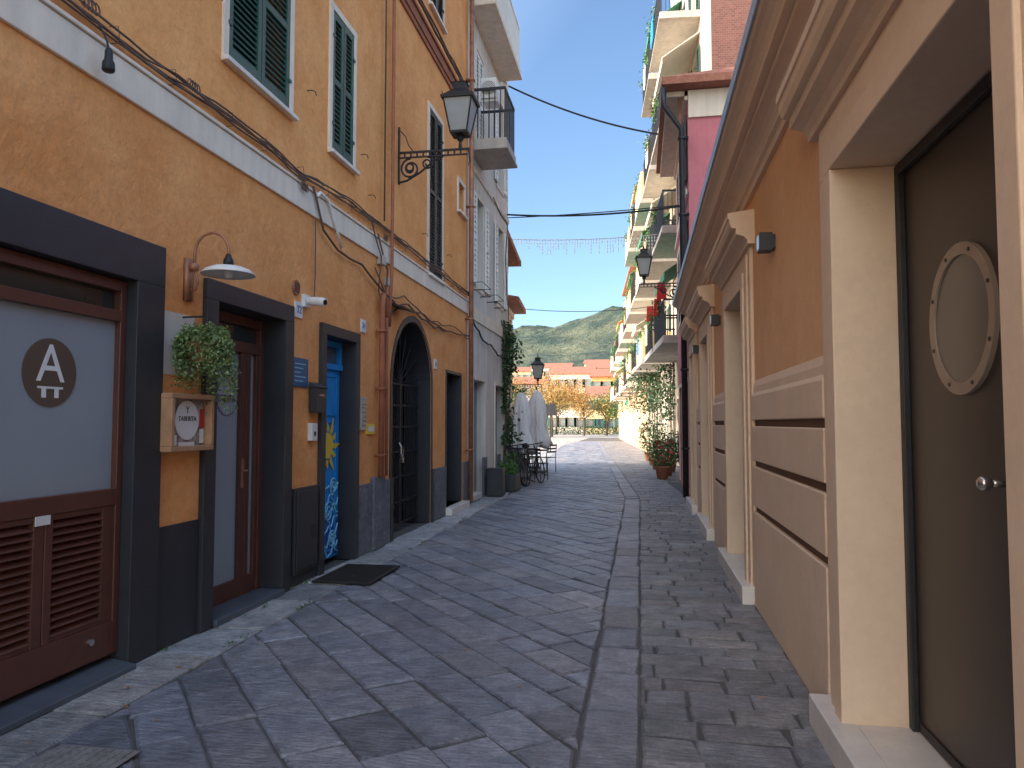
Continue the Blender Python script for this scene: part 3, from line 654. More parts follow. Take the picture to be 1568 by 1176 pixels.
def house(name, side, face, y0, y1, depth, h, wall, floors, step, loc=(0,0,0), rz=0, bal=None, shut='green', roofm='tile', ov=.45, frontwin=True, ww=.95, frontmat=None, gf=True):
    P = E(name, loc, rz)
    f = (lambda u,d,z: (face+d,u,z)) if side == 'L' else (lambda u,d,z: (face-d,u,z))
    n = max(1, int((y1-y0)/step)); st = (y1-y0)/n
    hs = []
    for (z0,z1) in floors:
        for i in range(n):
            c = y0+st*(i+.5); hs.append((c-ww/2,c+ww/2,z0,z1))
    if gf:
        for i in range(n):
            c = y0+st*(i+.5); hs.append((c-.55,c+.55,.1,2.35))
    b = B(f); b.wall(y0,y1,0,h,hs,.25); b.obj("street_wall", M[wall], P)
    x0, x1 = (face-depth, face-.25) if side == 'L' else (face+.25, face+depth)
    ff = lambda u,d,z: (u, y0+.0-d, z)
    fh = []
    if frontwin:
        k = max(1, int(depth/3))
        for (z0,z1) in floors:
            for i in range(k):
                c = x0+(x1-x0)*(i+.5)/k; fh.append((c-ww/2,c+ww/2,z0,z1))
    b = B(ff); b.wall(x0,x1,0,h,fh,.2); b.obj("end_wall", M[frontmat or wall], P)
    b = B(); b.box(x0,x1,y0+.3,y1,.0,h-.01); b.obj("core", M[wall], P)
    b = B(f); s = B(f); t = B(f); gl = B(f)
    for (u0,u1,z0,z1) in hs:
        gl.box(u0,u1,-.2,-.17,z0,z1)
        if z0 < .5: s.frame(u0,u1,z0,z1-.003,.08,0,.02); continue
        s.frame(u0+.003,u1-.003,z0+.003,z1-.003,.08,0,.02,True)
        if rnd.random() < .6:
            shutter(t, u0-(u1-u0)/2-.02, u0-.085, z0, z1, .022, pitch=.09); shutter(t, u1+.085, u1+(u1-u0)/2+.02, z0, z1, .022, pitch=.09)
        else:
            shutter(t, u0+.01, (u0+u1)/2-.003, z0+.01, z1-.01, -.03, pitch=.09); shutter(t, (u0+u1)/2+.003, u1-.01, z0+.01, z1-.01, -.03, pitch=.09)
    gl.obj("glazing", M['wglass'], P); s.obj("surrounds", M['cream_band'], P); t.obj("shutters", M[shut], P)
    if fh:
        b = B(ff); s = B(ff)
        for (u0,u1,z0,z1) in fh: b.box(u0,u1,-.16,-.14,z0,z1); s.frame(u0+.003,u1-.003,z0+.003,z1-.003,.08,0,.02,True)
        b.obj("end_glazing", M['wglass'], P); s.obj("end_surrounds", M['cream_band'], P)
    xa, xb = (face-depth-.2, face+ov) if side == 'L' else (face-ov, face+depth+.2)
    b = B(); xm = (xa+xb)/2; ya, yb = y0-ov*.7, y1+.02
    b.add([(xa,ya,h+.003),(xb,ya,h+.003),(xb,yb,h+.003),(xa,yb,h+.003),(xa,ya,h+.15),(xb,ya,h+.15),(xb,yb,h+.15),(xa,yb,h+.15),(xm,ya+1.5,h+1.1),(xm,yb-.5,h+1.1)],
          [(0,3,2,1),(0,1,5,4),(1,2,6,5),(2,3,7,6),(3,0,4,7),(4,5,8),(5,6,9,8),(6,7,9),(7,4,8,9)])
    b.obj("roof", M[roofm], P)
    b = B(f); b.box(y0,y1,.0,.06,h-.18,h-.002); b.obj("eaves_band", M['cream_band'], P)
    if bal:
        for i,(z0,z1) in enumerate(floors):
            for (a0,a1,dep,sty,aw) in bal:
                balcony(P, f, a0, a1, z0-.02, dep, sty, 'slab', aw[i % len(aw)] if aw else None)
    return P, f

PB, fB = house("cream_house", 'L', XL-.02, 13.32, 17.7, 7, 13.2, 'white_pl', [(4.2,6.0),(6.95,9.0),(9.75,11.7)], 1.5, shut='white', frontwin=False, ww=.7)
balcony(PB, fB, 13.5, 14.6, 6.92, .72, 'rail', 'slab', None, False)
balcony(PB, fB, 13.45, 16.6, 9.72, .50, 'wrail', 'cream_band', None, False)
balcony(PB, fB, 13.45, 16.6, 12.5, .50, 'wrail', 'cream_band', None, False)
b = B(fB)
b.box(13.32,17.7,.0,.03,3.5,3.75); b.box(13.32,17.7,0,.03,6.4,6.5); b.obj("bands", M['cream_band'], PB)
b = B(fB); 
for (a0,a1) in ((13.33,13.5),(14.72,15.1),(16.25,16.6)): b.box(a0,a1,.0,.03,0,.8)
b.obj("plinth", M['greybase'], PB)
AC = E("air_conditioner"); b = B(fB); b.box(13.6,14.1,.2,.5,7.75,8.15); b.box(13.65,13.7,.0,.5,7.70,7.75); b.obj("case", M['white'], AC, .01)
b = B(fB)
for k in range(4): b.tube([(13.595,.35+(.04+.03*k)*math.cos(t*.52),7.95+(.04+.03*k)*math.sin(t*.52)) for t in range(12)], .004, 4, True)
b.obj("fan_grille", M['iron'], AC)
b = B(fB); b.tube(wob([(13.4,.06,3.5),(14.5,.06,3.2),(16,.08,3.0),(17.6,.06,3.1)],.05), .02, 6); b.tube(wob([(15.5,.06,6.4),(16,.3,5.9),(16.8,.1,5.2),(17.5,.1,3.2)],.06), .012, 6); b.obj("hanging_wires", M['bcable'], PB)
b = B(fB)
for (u,z) in ((14.1,4.05),(15.55,4.05)):
    b.tube([(u-.4,.0,z),(u-.4,.22,z),(u+.4,.22,z),(u+.4,0,z)], .012, 6); b.tube([(u-.4,.0,z+.15),(u-.4,.22,z+.15),(u+.4,.22,z+.15),(u+.4,0,z+.15)], .008, 6)
b.obj("flower_holders", M['iron'], PB)

KL = dict(loc=(0,15,0), rz=rad(4))
house("ochre_house", 'L', -3.45, 2.9, 6.9, 7, 6.2, 'ochre', [(3.6,5.1)], 1.9, **KL)
PD, fD = house("small_cream_house", 'L', -3.5, 6.95, 9.2, 7, 5.1, 'cream', [(3.2,4.5)], 1.4, **KL)

PP, fP = house("pink_house", 'R', XR+.02, 14.5, 19.3, 7, 8.0, 'pink', [(3.9,5.6),(6.3,7.6)], 2.4, shut='dgreen', ov=.5, frontwin=False)
b = B(fP); b.box(14.5,19.3,.03,.05,5.95,6.05); b.box(14.5,19.3,0,.4,7.9,8.0); b.obj("cream_soffit", M['cream'], PP)
b = B(lambda u,d,z:(u,14.5-d,z)); b.box(.98,8,0,.04,7.45,7.99); b.obj("end_cornice", M['cream'], PP)
DP4 = E("iron_downpipe")
b = B(); b.tube([(.50,14.2,7.95),(.50,14.2,7.6),(.84,14.42,7.2),(.84,14.42,.1)], .055, 12)
for z in (1,2.5,4,5.5,7): b.box(.77,.97,14.36,14.48,z,z+.04)
b.obj("pipe", M['iron'], DP4, smooth=True)
b = B(); b.tube([(.83,14.62,8.0),(.83,14.62,.1)], .03, 10); b.obj("service_pipe", M['copper'], None, smooth=True)
lantern("street_lantern", fP, 17.4, 4.75, k_=1.1)
fl = [(3.9,5.9),(6.9,8.9),(9.9,11.9),(12.9,14.4)]
house("brick_apartment_block", 'R', 2.1, 5.0, 12.0, 8, 17.6, 'cream', [(3.9,5.9),(6.9,8.9),(9.9,11.9),(12.9,14.9)], 2.3, bal=[(5.2,8.3,1.1,'rail',['awn_g',None,'awn_w',None]),(8.8,11.8,1.1,'rail',[None,'awn_w',None,'awn_g'])], roofm='tile', ov=.3, frontmat='brick', frontwin=False, **KL)
house("white_apartment_block", 'R', 2.05, 12.05, 24, 8, 13.4, 'cream', fl[:3], 2.4, bal=[(12.4,15.6,1.1,'yellow_pl',[None,'awn_g',None]),(16.4,19.4,1.1,'rail',['awn_w',None,'awn_o']),(20.2,23.6,1.1,'peach',[None,'awn_g',None])], roofm='tile', ov=.4, **KL)
house("peach_apartment_block", 'R', 2.0, 24.05, 40, 8, 10.9, 'peach', [(3.6,5.4),(6.6,8.4)], 2.6, bal=[(24.6,28,1.0,'rail',[None,'awn_w']),(30,33.5,1.0,'cream_band',['awn_g',None]),(35.5,39,1.0,'rail',[None,'awn_o'])], **KL)
house("yellow_apartment_block", 'R', 2.0, 40.05, 58, 8, 9, 'yellow_pl', [(3.6,5.2),(6.2,7.8)], 3, bal=[(41,44.5,1.0,'rail',['awn_w',None]),(48,52,1.0,'cream_band',[None,'awn_g'])], **KL)

# ------------------------------------------------------------------ overhead cables
OC = E("overhead_cables")
def cat(p, q, sag, n=18):
    p, q = Vector(p), Vector(q); return [tuple(p.lerp(q, k/n)-Vector((0,0,sag*4*(k/n)*(1-k/n)))) for k in range(n+1)]
b = B(); b.tube(cat((-3.1,17.4,9.75),(.5,17.4,8.3),.15), .022, 6)
b.tube(cat((-3.1,17.2,6.50),(.9,16.0,6.15),.10), .022, 6); b.tube(cat((-3.1,17.3,6.45),(.9,15.4,6.0),.03), .012, 6)
b.tube(cat((-4.3,28,5.9),(.6,30,6.2),.15), .014, 5)
b.obj("wires", M['bcable'], OC)
IL = E("icicle_string_lights")
b = B(); line = cat((-4.1,22,7.15),(.8,22,7.1),.1,60); b.tube(line, .012, 5)
g = B()
for i in range(1,60):
    p = Vector(line[i]); l = rnd.choice([.15,.3,.45,.22]); b.tube([tuple(p),(p.x,p.y,p.z-l)], .007, 4)
    for k in range(int(l/.1)): g.box(p.x-.014,p.x+.014,p.y-.014,p.y+.014,p.z-.1*k-.1,p.z-.1*k-.06)
b.obj("cord", M['slab'], IL); g.obj("bulbs", M['white'], IL)

# ------------------------------------------------------------------ paving
def clip(poly, x0, x1, y0, y1):
    for (ax, val, keep) in ((0,x0,1),(0,x1,-1),(1,y0,1),(1,y1,-1)):
        out = []
        for i in range(len(poly)):
            p, q = poly[i-1], poly[i]
            pi, qi = (p[ax]-val)*keep >= 0, (q[ax]-val)*keep >= 0
            if pi != qi:
                t = (val-p[ax])/(q[ax]-p[ax]); out.append((p[0]+t*(q[0]-p[0]), p[1]+t*(q[1]-p[1])))
            if qi: out.append(q)
        poly = out
        if len(poly) < 3: return []
    return poly
def area(p): return abs(sum(p[i-1][0]*p[i][1]-p[i][0]*p[i-1][1] for i in range(len(p))))/2
def inset(poly, dd):
    a = sum(poly[i-1][0]*poly[i][1]-poly[i][0]*poly[i-1][1] for i in range(len(poly)))
    if a < 0: poly = poly[::-1]
    n = len(poly); out = []
    for i in range(n):
        p0, p1, p2 = Vector(poly[i-1]), Vector(poly[i]), Vector(poly[(i+1) % n])
        e1 = (p1-p0); e2 = (p2-p1)
        if e1.length < 1e-4 or e2.length < 1e-4: return None
        e1.normalize(); e2.normalize()
        n1 = Vector((-e1.y, e1.x)); n2 = Vector((-e2.y, e2.x)); m_ = n1+n2
        if m_.length < .2: return None
        m_ = m_/m_.length_squared*2
        out.append(tuple(p1+m_*dd))
    return out
def bend(x, y):
    return (x-.0699*max(0, y-15), y)
def paving(name, polys, m, parent, gap=.004, bev=.011, zr=.005):
    V_, F_, T = [], [], []
    for poly in polys:
        if len(poly) < 3 or area(poly) < .004: continue
        q = [p for i, p in enumerate(poly) if (Vector(p)-Vector(poly[i-1])).length > .012]
        if len(q) < 3: continue
        a = inset(q, gap+rnd.uniform(-.002,.006))
        if not a: continue
        c = inset(a, bev)
        if not c or area(c) > area(a) or area(a) > area(q): continue
        zt = rnd.uniform(-zr, zr); tx, ty = rnd.gauss(0,.009), rnd.gauss(0,.009)
        cx = sum(p[0] for p in a)/len(a); cy_ = sum(p[1] for p in a)/len(a)
        n = len(a); s = len(V_)
        ja = [(rnd.gauss(0,.006), rnd.gauss(0,.006)) for _ in a]
        for (p, j) in zip(a, ja): x, y = bend(p[0]+j[0], p[1]+j[1]); V_.append((x, y, -.03))
        for (p, j) in zip(a, ja): x, y = bend(p[0]+j[0], p[1]+j[1]); V_.append((x, y, zt-.009+tx*(p[0]-cx)+ty*(p[1]-cy_)))
        for (p, j) in zip(c, ja): x, y = bend(p[0]+j[0]*1.5, p[1]+j[1]*1.5); V_.append((x, y, zt+tx*(p[0]-cx)+ty*(p[1]-cy_)))
        tn = max(.6, min(1.4, rnd.gauss(1,.14))); w = rnd.gauss(0,.025)
        for k in range(n):
            k2 = (k+1) % n
            F_.append([s+k, s+k2, s+n+k2, s+n+k]); T.append((tn, w)); F_.append([s+n+k, s+n+k2, s+2*n+k2, s+2*n+k]); T.append((tn*.85, w))
        F_.append([s+2*n+k for k in range(n)]); T.append((tn, w))
    me = bpy.data.meshes.new(name); me.from_pydata(V_, [], F_)
    ca = me.color_attributes.new("tone", 'FLOAT_COLOR', 'CORNER')
    li = 0
    for p, (t, w) in zip(me.polygons, T):
        for _ in p.loop_indices:
            ca.data[li].color = (t*(1+w), t, t*(1-w), 1); li += 1
    me.materials.append(m); o = bpy.data.objects.new(name, me); scene.collection.objects.link(o); o.parent = parent
    return o
ROAD = E("stone_paved_street")
def strip_rows(x0, x1, y0, y1, dy, wmin, wmax):
    out = []; y = y0
    while y < y1:
        h = dy*rnd.uniform(.85,1.15); x = x0-rnd.random()*wmin
        while x < x1:
            w = rnd.uniform(wmin, wmax); out.append(clip([(x,y),(x+w,y),(x+w,y+h),(x,y+h)], x0, x1, y0, y1)); x += w
        y += h
    return [p for p in out if p]
def column(x0, x1, y0, y1, lmin, lmax):
    out = []; y = y0
    while y < y1:
        l = rnd.uniform(lmin, lmax); out.append([(x0,y),(x1,y),(x1,y+l),(x0,y+l)]); y += l
    return out
def diag(x0, x1, y0, y1, rw, lmin, lmax, ang):
    ca, sa = math.cos(ang), math.sin(ang); out = []
    R_ = abs(x1-x0)+abs(y1-y0)+2; s_ = -R_
    cx, cy_ = x0, y0
    while s_ < R_:
        w = rw*rnd.uniform(.80,1.22); t = -R_-rnd.random()*lmax
        while t < R_:
            l = rnd.uniform(lmin, lmax)
            q = [(cx+ca*a-sa*c_, cy_+sa*a+ca*c_) for a, c_ in ((t,s_),(t+l,s_),(t+l,s_+w),(t,s_+w))]
            if max(p[0] for p in q) > x0 and min(p[0] for p in q) < x1 and max(p[1] for p in q) > y0 and min(p[1] for p in q) < y1:
                k = clip(q, x0, x1, y0, y1)
                if k: out.append(k)
            t += l
        s_ += w
    return out
paving("diagonal_slabs", diag(-2.72,-.30,-1,62,.27,.34,.72,rad(-50)), M['pave'], ROAD)
paving("drain_course", column(-.298,-.017,-1,62,.4,.8), M['pave'], ROAD)
paving("side_setts", strip_rows(-.015,.97,-1,14.4,.21,.22,.48)+strip_rows(-.015,.97,14.4,19.5,.23,.26,.5)+strip_rows(-.015,3.05,19.5,62,.25,.4,.7), M['pave2'], ROAD)
paving("kerb_course", column(-3.17,-2.722,-1,18,.6,1.1)+strip_rows(-5,-2.725,18,62,.4,.5,.9), M['pave3'], ROAD)
b = B(); b.box(-900,900,-60,2500,-.6,-.013); b.obj("ground", M['ground'], None)
b = B(); b.box(-60,60,77,400,-.2,.0); b.box(-60,-5.1,25.5,77,-.2,.001); b.obj("piazza_ground", M['piazza'], None)
b = B()
for k in range(60):
    y = rnd.uniform(3, 17); side = rnd.random() < .7; x = XL+.04 if side else XR-.06
    if side and (4.9 < y < 6.2 or 6.9 < y < 8 or 9.1 < y < 10.9): x = XL+.13
    if rnd.random() < .3: x = -2.72+rnd.gauss(0,.01)
    for j in range(rnd.randint(4,14)): b.leaf((x+abs(rnd.gauss(0,.015)), y+rnd.gauss(0,.03), .008+abs(rnd.gauss(0,.014))), rnd.uniform(.015,.035), .4, 0)
b.obj("weeds", M['leaf1'], None)
b = B()
for k in range(70):
    b.leaf((rnd.choice([rnd.uniform(-3.1,.9), rnd.uniform(-3.1,-2.6)]), rnd.uniform(2.5,20), .012), rnd.uniform(.02,.045), .6, 25)
b.obj("fallen_leaves", M['aut1'], None)

# ------------------------------------------------------------------ vegetation
def tree(name, x, y, h, r, mats, n=2600, leaf=.22, trunk=.16):
    P = E(name, (x,y,0)); b = B()
    b.tube([(0,0,0),(.05,.02,h*.25),(-.03,.04,h*.5),(.02,0,h*.8)], [trunk,trunk*.8,trunk*.55,trunk*.2], 8)
    tips = []
    for i in range(11):
        a = rnd.random()*6.28; z0 = h*rnd.uniform(.3,.65); l = r*rnd.uniform(.6,1)
        e = Vector((l*math.cos(a), l*math.sin(a), z0+rnd.uniform(.15,.4)*h)); b.tube([(0,0,z0),tuple(Vector((0,0,z0)).lerp(e,.5)+Vector((0,0,.1))),tuple(e)], [trunk*.4,trunk*.25,trunk*.08], 6); tips.append(e)
        tips.append(Vector((e.x*.5,e.y*.5,(z0+e.z)/2+.3)))
    tips.append(Vector((0,0,h*.92)))
    b.obj("trunk", M['bark'], P)
    bs_ = [B() for _ in mats]
    for i in range(n):
        c = rnd.choice(tips); k = tips.index(c) % len(mats) if rnd.random() < .7 else rnd.randrange(len(mats))
        bs_[k].leaf(c+Vector((rnd.gauss(0,r*.2), rnd.gauss(0,r*.2), rnd.gauss(0,r*.17))), leaf*rnd.uniform(.6,1.3), .6)
    for k, m_ in enumerate(mats): bs_[k].obj("leaves", M[m_], P)
for (x,y,h,r,ms) in ((-9.5,80,6.4,3.2,['aut1','aut2']),(-13.5,76,6.0,3.1,['aut1','leaf1']),(-6.6,88,5.4,2.6,['aut1','aut2']),(-16,62,4.8,2.4,['aut2','aut1']),(-11,98,6.5,3,['aut1','leaf1']),(-4.0,90,5.0,2.2,['leaf1','aut2']),(-20,90,7,3.5,['aut2','leaf1']),(-26,95,7,3.5,['leaf3','leaf1'])):
    tree("autumn_tree" if ms[0].startswith('aut') else "leafy_tree", x, y, h, r, ms, n=3000)
# clipped hedge at the far side of the piazza
b = B()
for i in range(5000):
    u = rnd.uniform(-24, -1); b.leaf((u, 97+rnd.gauss(0,.35), abs(rnd.random())*(1.1+.25*noise.noise(Vector((u*.6,0,0))))), rnd.uniform(.14,.26), .6)
b.obj("hedge", M['leaf3'], None)
def pot_plant(name, x, y, h, r, leafm='leaf1', fl=None, n=500, ps=.2):
    P = E(name, (x,y,0)); b = B(); b.lathe(0,0,[(ps*.7,.01),(ps*.95,.30),(ps*1.08,.31),(ps*1.08,.35),(ps*.9,.35),(ps*.8,.31)],18); b.obj("pot", M['terra'], P, smooth=True)
    b = B()
    for i in range(6): a = rnd.random()*6.28; b.tube([(0,0,.3),(r*.6*math.cos(a),r*.6*math.sin(a),h*.9)], .008, 5)
    b.obj("stems", M['bark'], P)
    b = B(); g = B()
    for i in range(n):
        a = rnd.random()*6.28; q = rnd.random()**.5*r; z = .32+(h-.3)*rnd.random(); q *= .5+.6*math.sin(min(1,(z-.3)/(h-.3))*2.6)
        (g if fl and rnd.random() < .3 and z > h*.45 else b).leaf((q*math.cos(a), q*math.sin(a), z), rnd.uniform(.06,.12), .5)
    b.obj("leaves", M[leafm], P)
    if fl: g.obj("flowers", M[fl], P)
RFl = lambda lx, ly: (lx*math.cos(rad(4))-ly*math.sin(rad(4)), 15+lx*math.sin(rad(4))+ly*math.cos(rad(4)))
for (lx,ly,h,r,lm,fl_) in ((.95,5.3,1.0,.4,'leaf1','flower'),(1.6,4.9,1.35,.35,'leaf3',None),(1.2,6.6,1.2,.45,'leaf1',None),(1.45,8,1.0,.45,'leaf3',None),(1.2,9.5,1.5,.5,'leaf1',None),(1.3,12,1.6,.5,'leaf3',None),(1.4,15,1.3,.5,'leaf1',None),(-3.0,2.9,.8,.3,'leaf1',None),(-3.1,5.9,1.5,.4,'leaf3',None),(-3.1,8.9,1.2,.4,'leaf1',None)):
    x, y = RFl(lx, ly); pot_plant("potted_plant", x, y, h, r, lm, fl_)
def vine(name, f, u0, u1, z0, z1, n, m_, dep=.25):
    P = E(name); b = B(f); 
    for i in range(n):
        u = rnd.uniform(u0,u1); z = z0+(z1-z0)*rnd.random()
        k = noise.noise(Vector((u*1.3, z*1.1, 3)))
        if k < -.12: continue
        b.leaf((u, abs(rnd.gauss(0,dep))*(.4+k+.3), z), rnd.uniform(.07,.14), .6)
    b.obj("leaves", M[m_], P)
    b = B(f)
    for i in range(4):
        u = rnd.uniform(u0,u1); b.tube(wob([(u,.05,0),(u+.1,.06,(z0+z1)/2),(u-.1,.06,z1)],.1), .015, 5)
    b.obj("stems", M['bark'], P)
vine("climbing_vine", lambda u,d,z: (XL-.02+d,u,z), 16.8, 17.7, 1.0, 3.9, 1600, 'leaf3', .14)
def fRl(face): return lambda u,d,z: RFl(face-d, u)+(z,)
vine("climbing_vine", fRl(2.0), 16.5, 19.5, 2.0, 4.3, 3000, 'leaf3', .8)
vine("climbing_vine", fRl(2.0), 11.0, 12.5, 1.6, 3.6, 1500, 'leaf3', .5)

SA = E("shop_awning"); b = B(fRl(2.05)); b.prism([(0,3.1),(1.2,2.6),(1.2,2.4),(1.19,2.4),(1.19,2.58),(0,3.07)], 19.8, 23.0); b.obj("canopy", M['awn_g'], SA)
RC = E("red_flags"); b = B(fRl(1.0))
for (u,z) in ((5.6,5.4),(6.6,5.1),(9.2,5.3)): b.prism([(-.1,z),(.1,z),(.13,z-.5),(-.14,z-.45)], u, u+.05)
b.obj("cloth", M['redcloth'], RC)

def umbrella(x, y, s_=1.0):
    P = E("folded_parasol", (x,y,0)); P.scale = (s_,s_,s_); b = B(); b.tube([(0,0,.05),(0,0,2.75)], .025, 10); b.box(-.3,.3,-.3,.3,.005,.06); b.obj("pole", M['iron'], P)
    b = B(); pr = [(.03,2.65),(.12,2.55),(.22,2.2),(.30,1.8),(.26,1.5),(.36,1.1),(.42,.85),(.30,.82)]
    V_ = []; n = 32
    for r_, z in pr:
        for k in range(n):
            a = 2*math.pi*k/n; q = r_*(1+.28*math.sin(a*8)+.10*math.sin(a*3+z*3)); V_.append((q*math.cos(a), q*math.sin(a), z+.07*math.sin(a*5)*(z<1)))
    F_ = [[i*n+k, i*n+(k+1)%n, (i+1)*n+(k+1)%n, (i+1)*n+k] for i in range(len(pr)-1) for k in range(n)]
    b.add(V_, F_); b.obj("canvas", M['canvas'], P, smooth=True)
for (lx,ly,s_) in ((-2.85,5.0,.88),(-2.6,7.6,.95),(-2.9,9.8,.9)): umbrella(*RFl(lx,ly), s_)
def chair(x, y, rz):
    P = E("cafe_chair", (x,y,0), rz); b = B()
    for sx in (-.19,.19):
        b.tube([(sx,-.2,.01),(sx,-.19,.44)], .012, 6); b.tube([(sx,.2,.01),(sx,.19,.44),(sx,.24,.85)], .012, 6)
    b.box(-.21,.21,-.21,.21,.44,.46)
    for z in (.6,.7,.8): b.box(-.19,.19,.205+(z-.6)*.12,.22+(z-.6)*.12,z,z+.05)
    b.obj("frame", M['iron'], P)
def table(x, y):
    P = E("cafe_table", (x,y,0)); b = B(); b.lathe(0,0,[(.02,.7),(.34,.71),(.35,.72),(.35,.74),(.0,.741)],24); b.tube([(0,0,.03),(0,0,.7)],.025,8)
    for k in range(3): a = k*2.09; b.tube([(0,0,.12),(.28*math.cos(a),.28*math.sin(a),.015)],.014,6)
    b.obj("frame", M['iron'], P)
for (lx,ly,r0) in ((-2.9,4.3,.3),(-2.35,4.4,2.8),(-2.9,6.9,1.2),(-2.3,7.8,4)): chair(*RFl(lx,ly), r0)
for (lx,ly) in ((-2.65,3.8),(-2.5,6.3)): table(*RFl(lx,ly))
def bicycle(x, y, rz):
    P = E("bicycle", (x,y,0), rz); P.rotation_euler = (rad(-8),0,rz); b = B()
    for cx_ in (-.52,.52): b.tube([(cx_+.33*math.cos(t*.262),0,.345+.33*math.sin(t*.262)) for t in range(24)], .018, 6, True)
    b.obj("tyres", M['rubber'], P)
    b = B()
    for cx_ in (-.52,.52):
        for k in range(14): a = k*.449; b.tube([(cx_,0,.345),(cx_+.32*math.cos(a),0,.345+.32*math.sin(a))], .0025, 4)
    b.obj("spokes", M['steel'], P)
    b = B(); S=(-.15,0,.82); BB=(-.08,0,.30); HD=(.36,0,.80); RA=(-.52,0,.345); FA=(.52,0,.345)
    for p,q in ((S,BB),(S,HD),(BB,(.38,0,.68)),(BB,RA),(S,RA),(HD,FA)): b.tube([p,q], .016, 8)
    b.tube([HD,(.33,0,.98)], .014, 8); b.tube([(.22,-.28,1.0),(.33,-.1,.99),(.33,.1,.99),(.22,.28,1.0)], .012, 8); b.tube([S,(-.17,0,.92)], .014, 8)
    b.tube([(-.52+.36*math.cos(t*.2+.4),0,.345+.36*math.sin(t*.2+.4)) for t in range(12)], .012, 5)
    b.obj("frame", M['iron'], P)
    b = B(); b.tube([(-.32,0,.95),(-.2,0,.96),(-.02,0,.94)], [.07,.06,.02], 8); b.obj("saddle", M['rubber'], P)
bicycle(-2.80, 17.0, rad(82)); bicycle(-2.55, 17.9, rad(78))
b = B(fB); b.box(15.8,16.5,.1,.5,.02,.4); o = b.obj("planter_box", M['black'], None, .01)
b = B(fB)
for i in range(500): b.leaf((rnd.uniform(15.8,16.5), rnd.uniform(.1,.5), .4+abs(rnd.gauss(0,.12))), .08)
b.obj("leaves", M['leaf1'], o)
b = B(fB); b.box(14.8,15.15,.08,.40,.02,.55); b.box(14.79,15.16,.07,.41,.55,.58); b.obj("waste_bin", M['black'], None, .012)
fC = lambda u,d,z: RFl(-3.5+d, u)+(z,)
lantern("street_lantern", fC, 9.0, 2.75)
lantern("street_lantern", fRl(2.0), 26, 4.2)
SP = E("signpost"); b = B(); x,y = RFl(-3.0,24); b.tube([(x,y,0),(x,y,2.6)],.03,8); b.box(x-.3,x+.3,y-.02,y+.02,1.9,2.5); b.obj("board", M['iron'], SP)

# ------------------------------------------------------------------ distant town
def town(name, x0, x1, y, h, wall, roofm='tile', dep=12, nw=4, fl=3):
    P = E(name); ff = lambda u,d,z: (u, y-d, z); hs = []
    fh = h/fl
    for j in range(fl):
        for i in range(nw):
            c = x0+(x1-x0)*(i+.5)/nw; hs.append((c-.55,c+.55,j*fh+.8,j*fh+.8+fh*.5))
    b = B(ff); b.wall(x0,x1,0,h,hs,.3); b.box(x0,x1,-dep,-.4,0,h-.02); b.obj("walls", M[wall], P)
    b = B(ff)
    for q in hs: b.box(q[0],q[1],-.25,-.2,q[2],q[3])
    b.obj("glazing", M['wglass'], P)
    b = B(ff)
    for q in hs: b.box(q[0]-.5,q[0]-.05,.0,.05,q[2],q[3]); b.box(q[1]+.05,q[1]+.5,0,.05,q[2],q[3])
    b.obj("shutters", M['green'], P)
    b = B(ff); ym = -dep/2
    b.prism([(.5,h),(.5,h+.15),(ym,h+1.8),(-dep-.5,h+.15),(-dep-.5,h)], x0-.4, x1+.4); b.obj("roof", M[roofm], P)
town("white_town_house", -16.5,-8.5,135,10.5,'white_pl',nw=5)
town("terracotta_town_house", -8.2,-3,128,9.5,'ochre',nw=3)
town("yellow_town_house", -7.5,-3.5,104,5.2,'yellow_pl',nw=3,fl=2)
town("cream_town_house", -24,-17,140,9,'cream',nw=4)
town("peach_town_house", -36,-25,130,9,'peach',nw=5)
town("tall_town_house", -12,-5,170,14,'cream',nw=4,fl=4)
town("grey_town_house", -2.7,8,132,9,'white_pl',nw=5)
town("red_roofed_town_house", -30,-19,205,17,'white_pl',nw=6,fl=5)
town("red_roofed_town_house", -46,-33,225,17.5,'peach',nw=6,fl=5)
town("red_roofed_town_house", -17,-8,230,20,'yellow_pl',nw=5,fl=6)

# hill
NX, NY = 240, 100; V_ = []; F_ = []
for j in range(NY+1):
    for i in range(NX+1):
        x = -1500+3000*i/NX; y = 620+1500*j/NY
        t = j/NY; base = math.sin(min(1, t*1.25)*math.pi/2)**1.2
        ridge = 168+78*math.exp(-((x+20)/240)**2)+30*math.exp(-((x+420)/200)**2)-.02*abs(x)
        rg = 1-abs(noise.noise(Vector((x*.009, y*.006, 9))))*2
        z = base*ridge*(1+.24*noise.noise(Vector((x*.004, y*.004, 0))))+14*rg*base+6*noise.noise(Vector((x*.05,y*.05,2)))*base+3*noise.noise(Vector((x*.15,y*.15,5)))*base-14
        V_.append((x,y,z))
for j in range(NY):
    for i in range(NX): k = j*(NX+1)+i; F_.append([k,k+1,k+NX+2,k+NX+1])
b = B(); b.add(V_, F_)
b.obj("wooded_hill", mat('hill_forest', (.060,.110,.085), .95, .35, .014, 1.0, .12, tint=(.17,.185,.11), bdist=12, p0=.42, p1=.68, fine=.45, fdet=.07), None)  # bluish cast in the base green stands in for distance haze

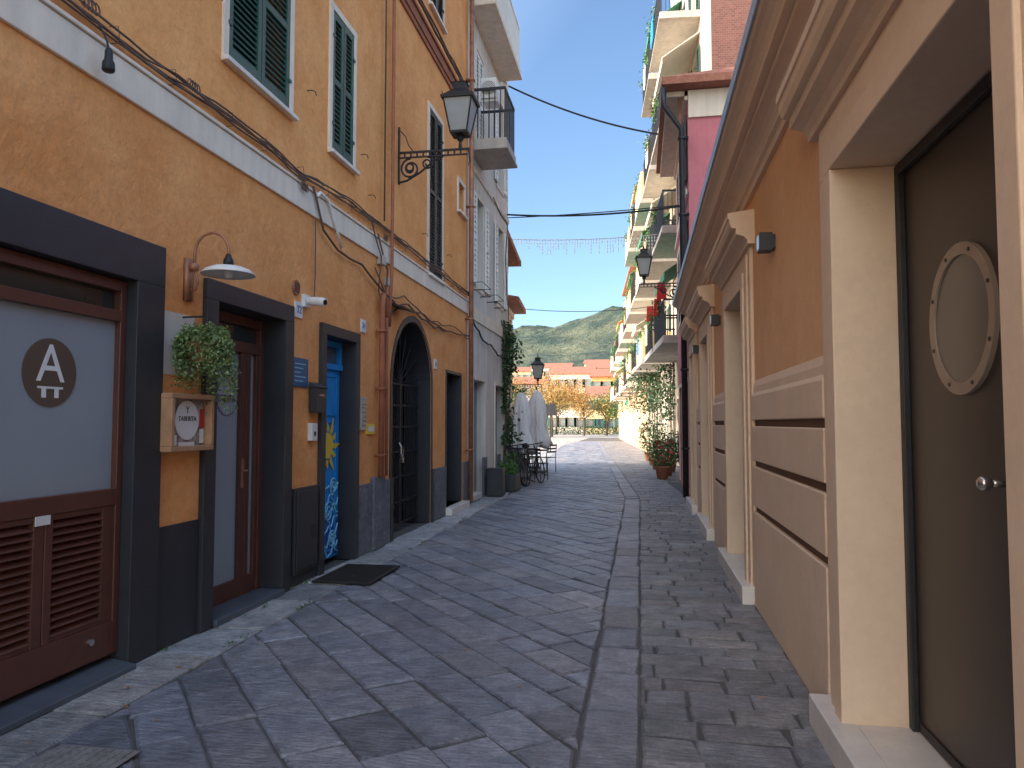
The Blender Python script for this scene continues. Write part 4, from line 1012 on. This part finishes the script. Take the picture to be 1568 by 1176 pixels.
# ------------------------------------------------------------------ light, sky, camera
el, azx, azy = rad(35), -.82, -.57
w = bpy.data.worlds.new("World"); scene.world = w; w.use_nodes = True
nt = w.node_tree; bg = nt.nodes["Background"]; NN = nt.nodes; LL = nt.links
dirv = Vector((azx*math.cos(el), azy*math.cos(el), math.sin(el))).normalized()
sky = NN.new("ShaderNodeTexSky"); sky.sky_type = 'NISHITA'; sky.sun_disc = False
sky.sun_elevation = el; sky.sun_rotation = math.atan2(azx, azy); sky.air_density = 1.0; sky.dust_density = 1.0; sky.ozone_density = 1.0
hs_ = NN.new("ShaderNodeHueSaturation"); hs_.inputs["Saturation"].default_value = .90
LL.new(sky.outputs[0], hs_.inputs["Color"])
# added gradient: brightens the sun's side to light the street, dims the sky opposite
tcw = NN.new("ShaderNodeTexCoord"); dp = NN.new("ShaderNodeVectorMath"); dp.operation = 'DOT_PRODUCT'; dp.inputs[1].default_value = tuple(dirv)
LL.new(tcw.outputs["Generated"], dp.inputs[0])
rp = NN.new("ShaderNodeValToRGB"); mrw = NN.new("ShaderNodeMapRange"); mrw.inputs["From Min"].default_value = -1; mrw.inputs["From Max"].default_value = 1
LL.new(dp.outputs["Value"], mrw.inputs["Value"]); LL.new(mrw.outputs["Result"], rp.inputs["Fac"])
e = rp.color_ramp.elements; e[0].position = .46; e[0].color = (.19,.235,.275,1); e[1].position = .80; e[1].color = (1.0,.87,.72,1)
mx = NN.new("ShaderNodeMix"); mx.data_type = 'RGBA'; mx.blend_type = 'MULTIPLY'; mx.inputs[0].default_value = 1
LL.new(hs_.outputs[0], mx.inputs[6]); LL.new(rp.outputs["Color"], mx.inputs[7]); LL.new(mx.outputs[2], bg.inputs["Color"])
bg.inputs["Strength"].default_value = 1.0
sd = bpy.data.lights.new("sun", 'SUN'); sd.energy = 5; sd.angle = rad(.5); sd.color = (1, .91, .76)
so = bpy.data.objects.new("sun", sd); scene.collection.objects.link(so)
so.rotation_euler = dirv.to_track_quat('Z', 'Y').to_euler()
cam = bpy.data.cameras.new("camera"); co = bpy.data.objects.new("camera", cam); scene.collection.objects.link(co)
cam.sensor_width = 36; cam.lens = 1130/1568*36; cam.clip_end = 6000; cam.clip_start = .05
co.location = (0,0,1.5)
co.rotation_euler = (rad(90)+math.atan(60/1130), 0, math.atan(196/1130))
scene.camera = co
scene.view_settings.view_transform = 'Standard'; scene.view_settings.look = 'None'; scene.view_settings.exposure = 0
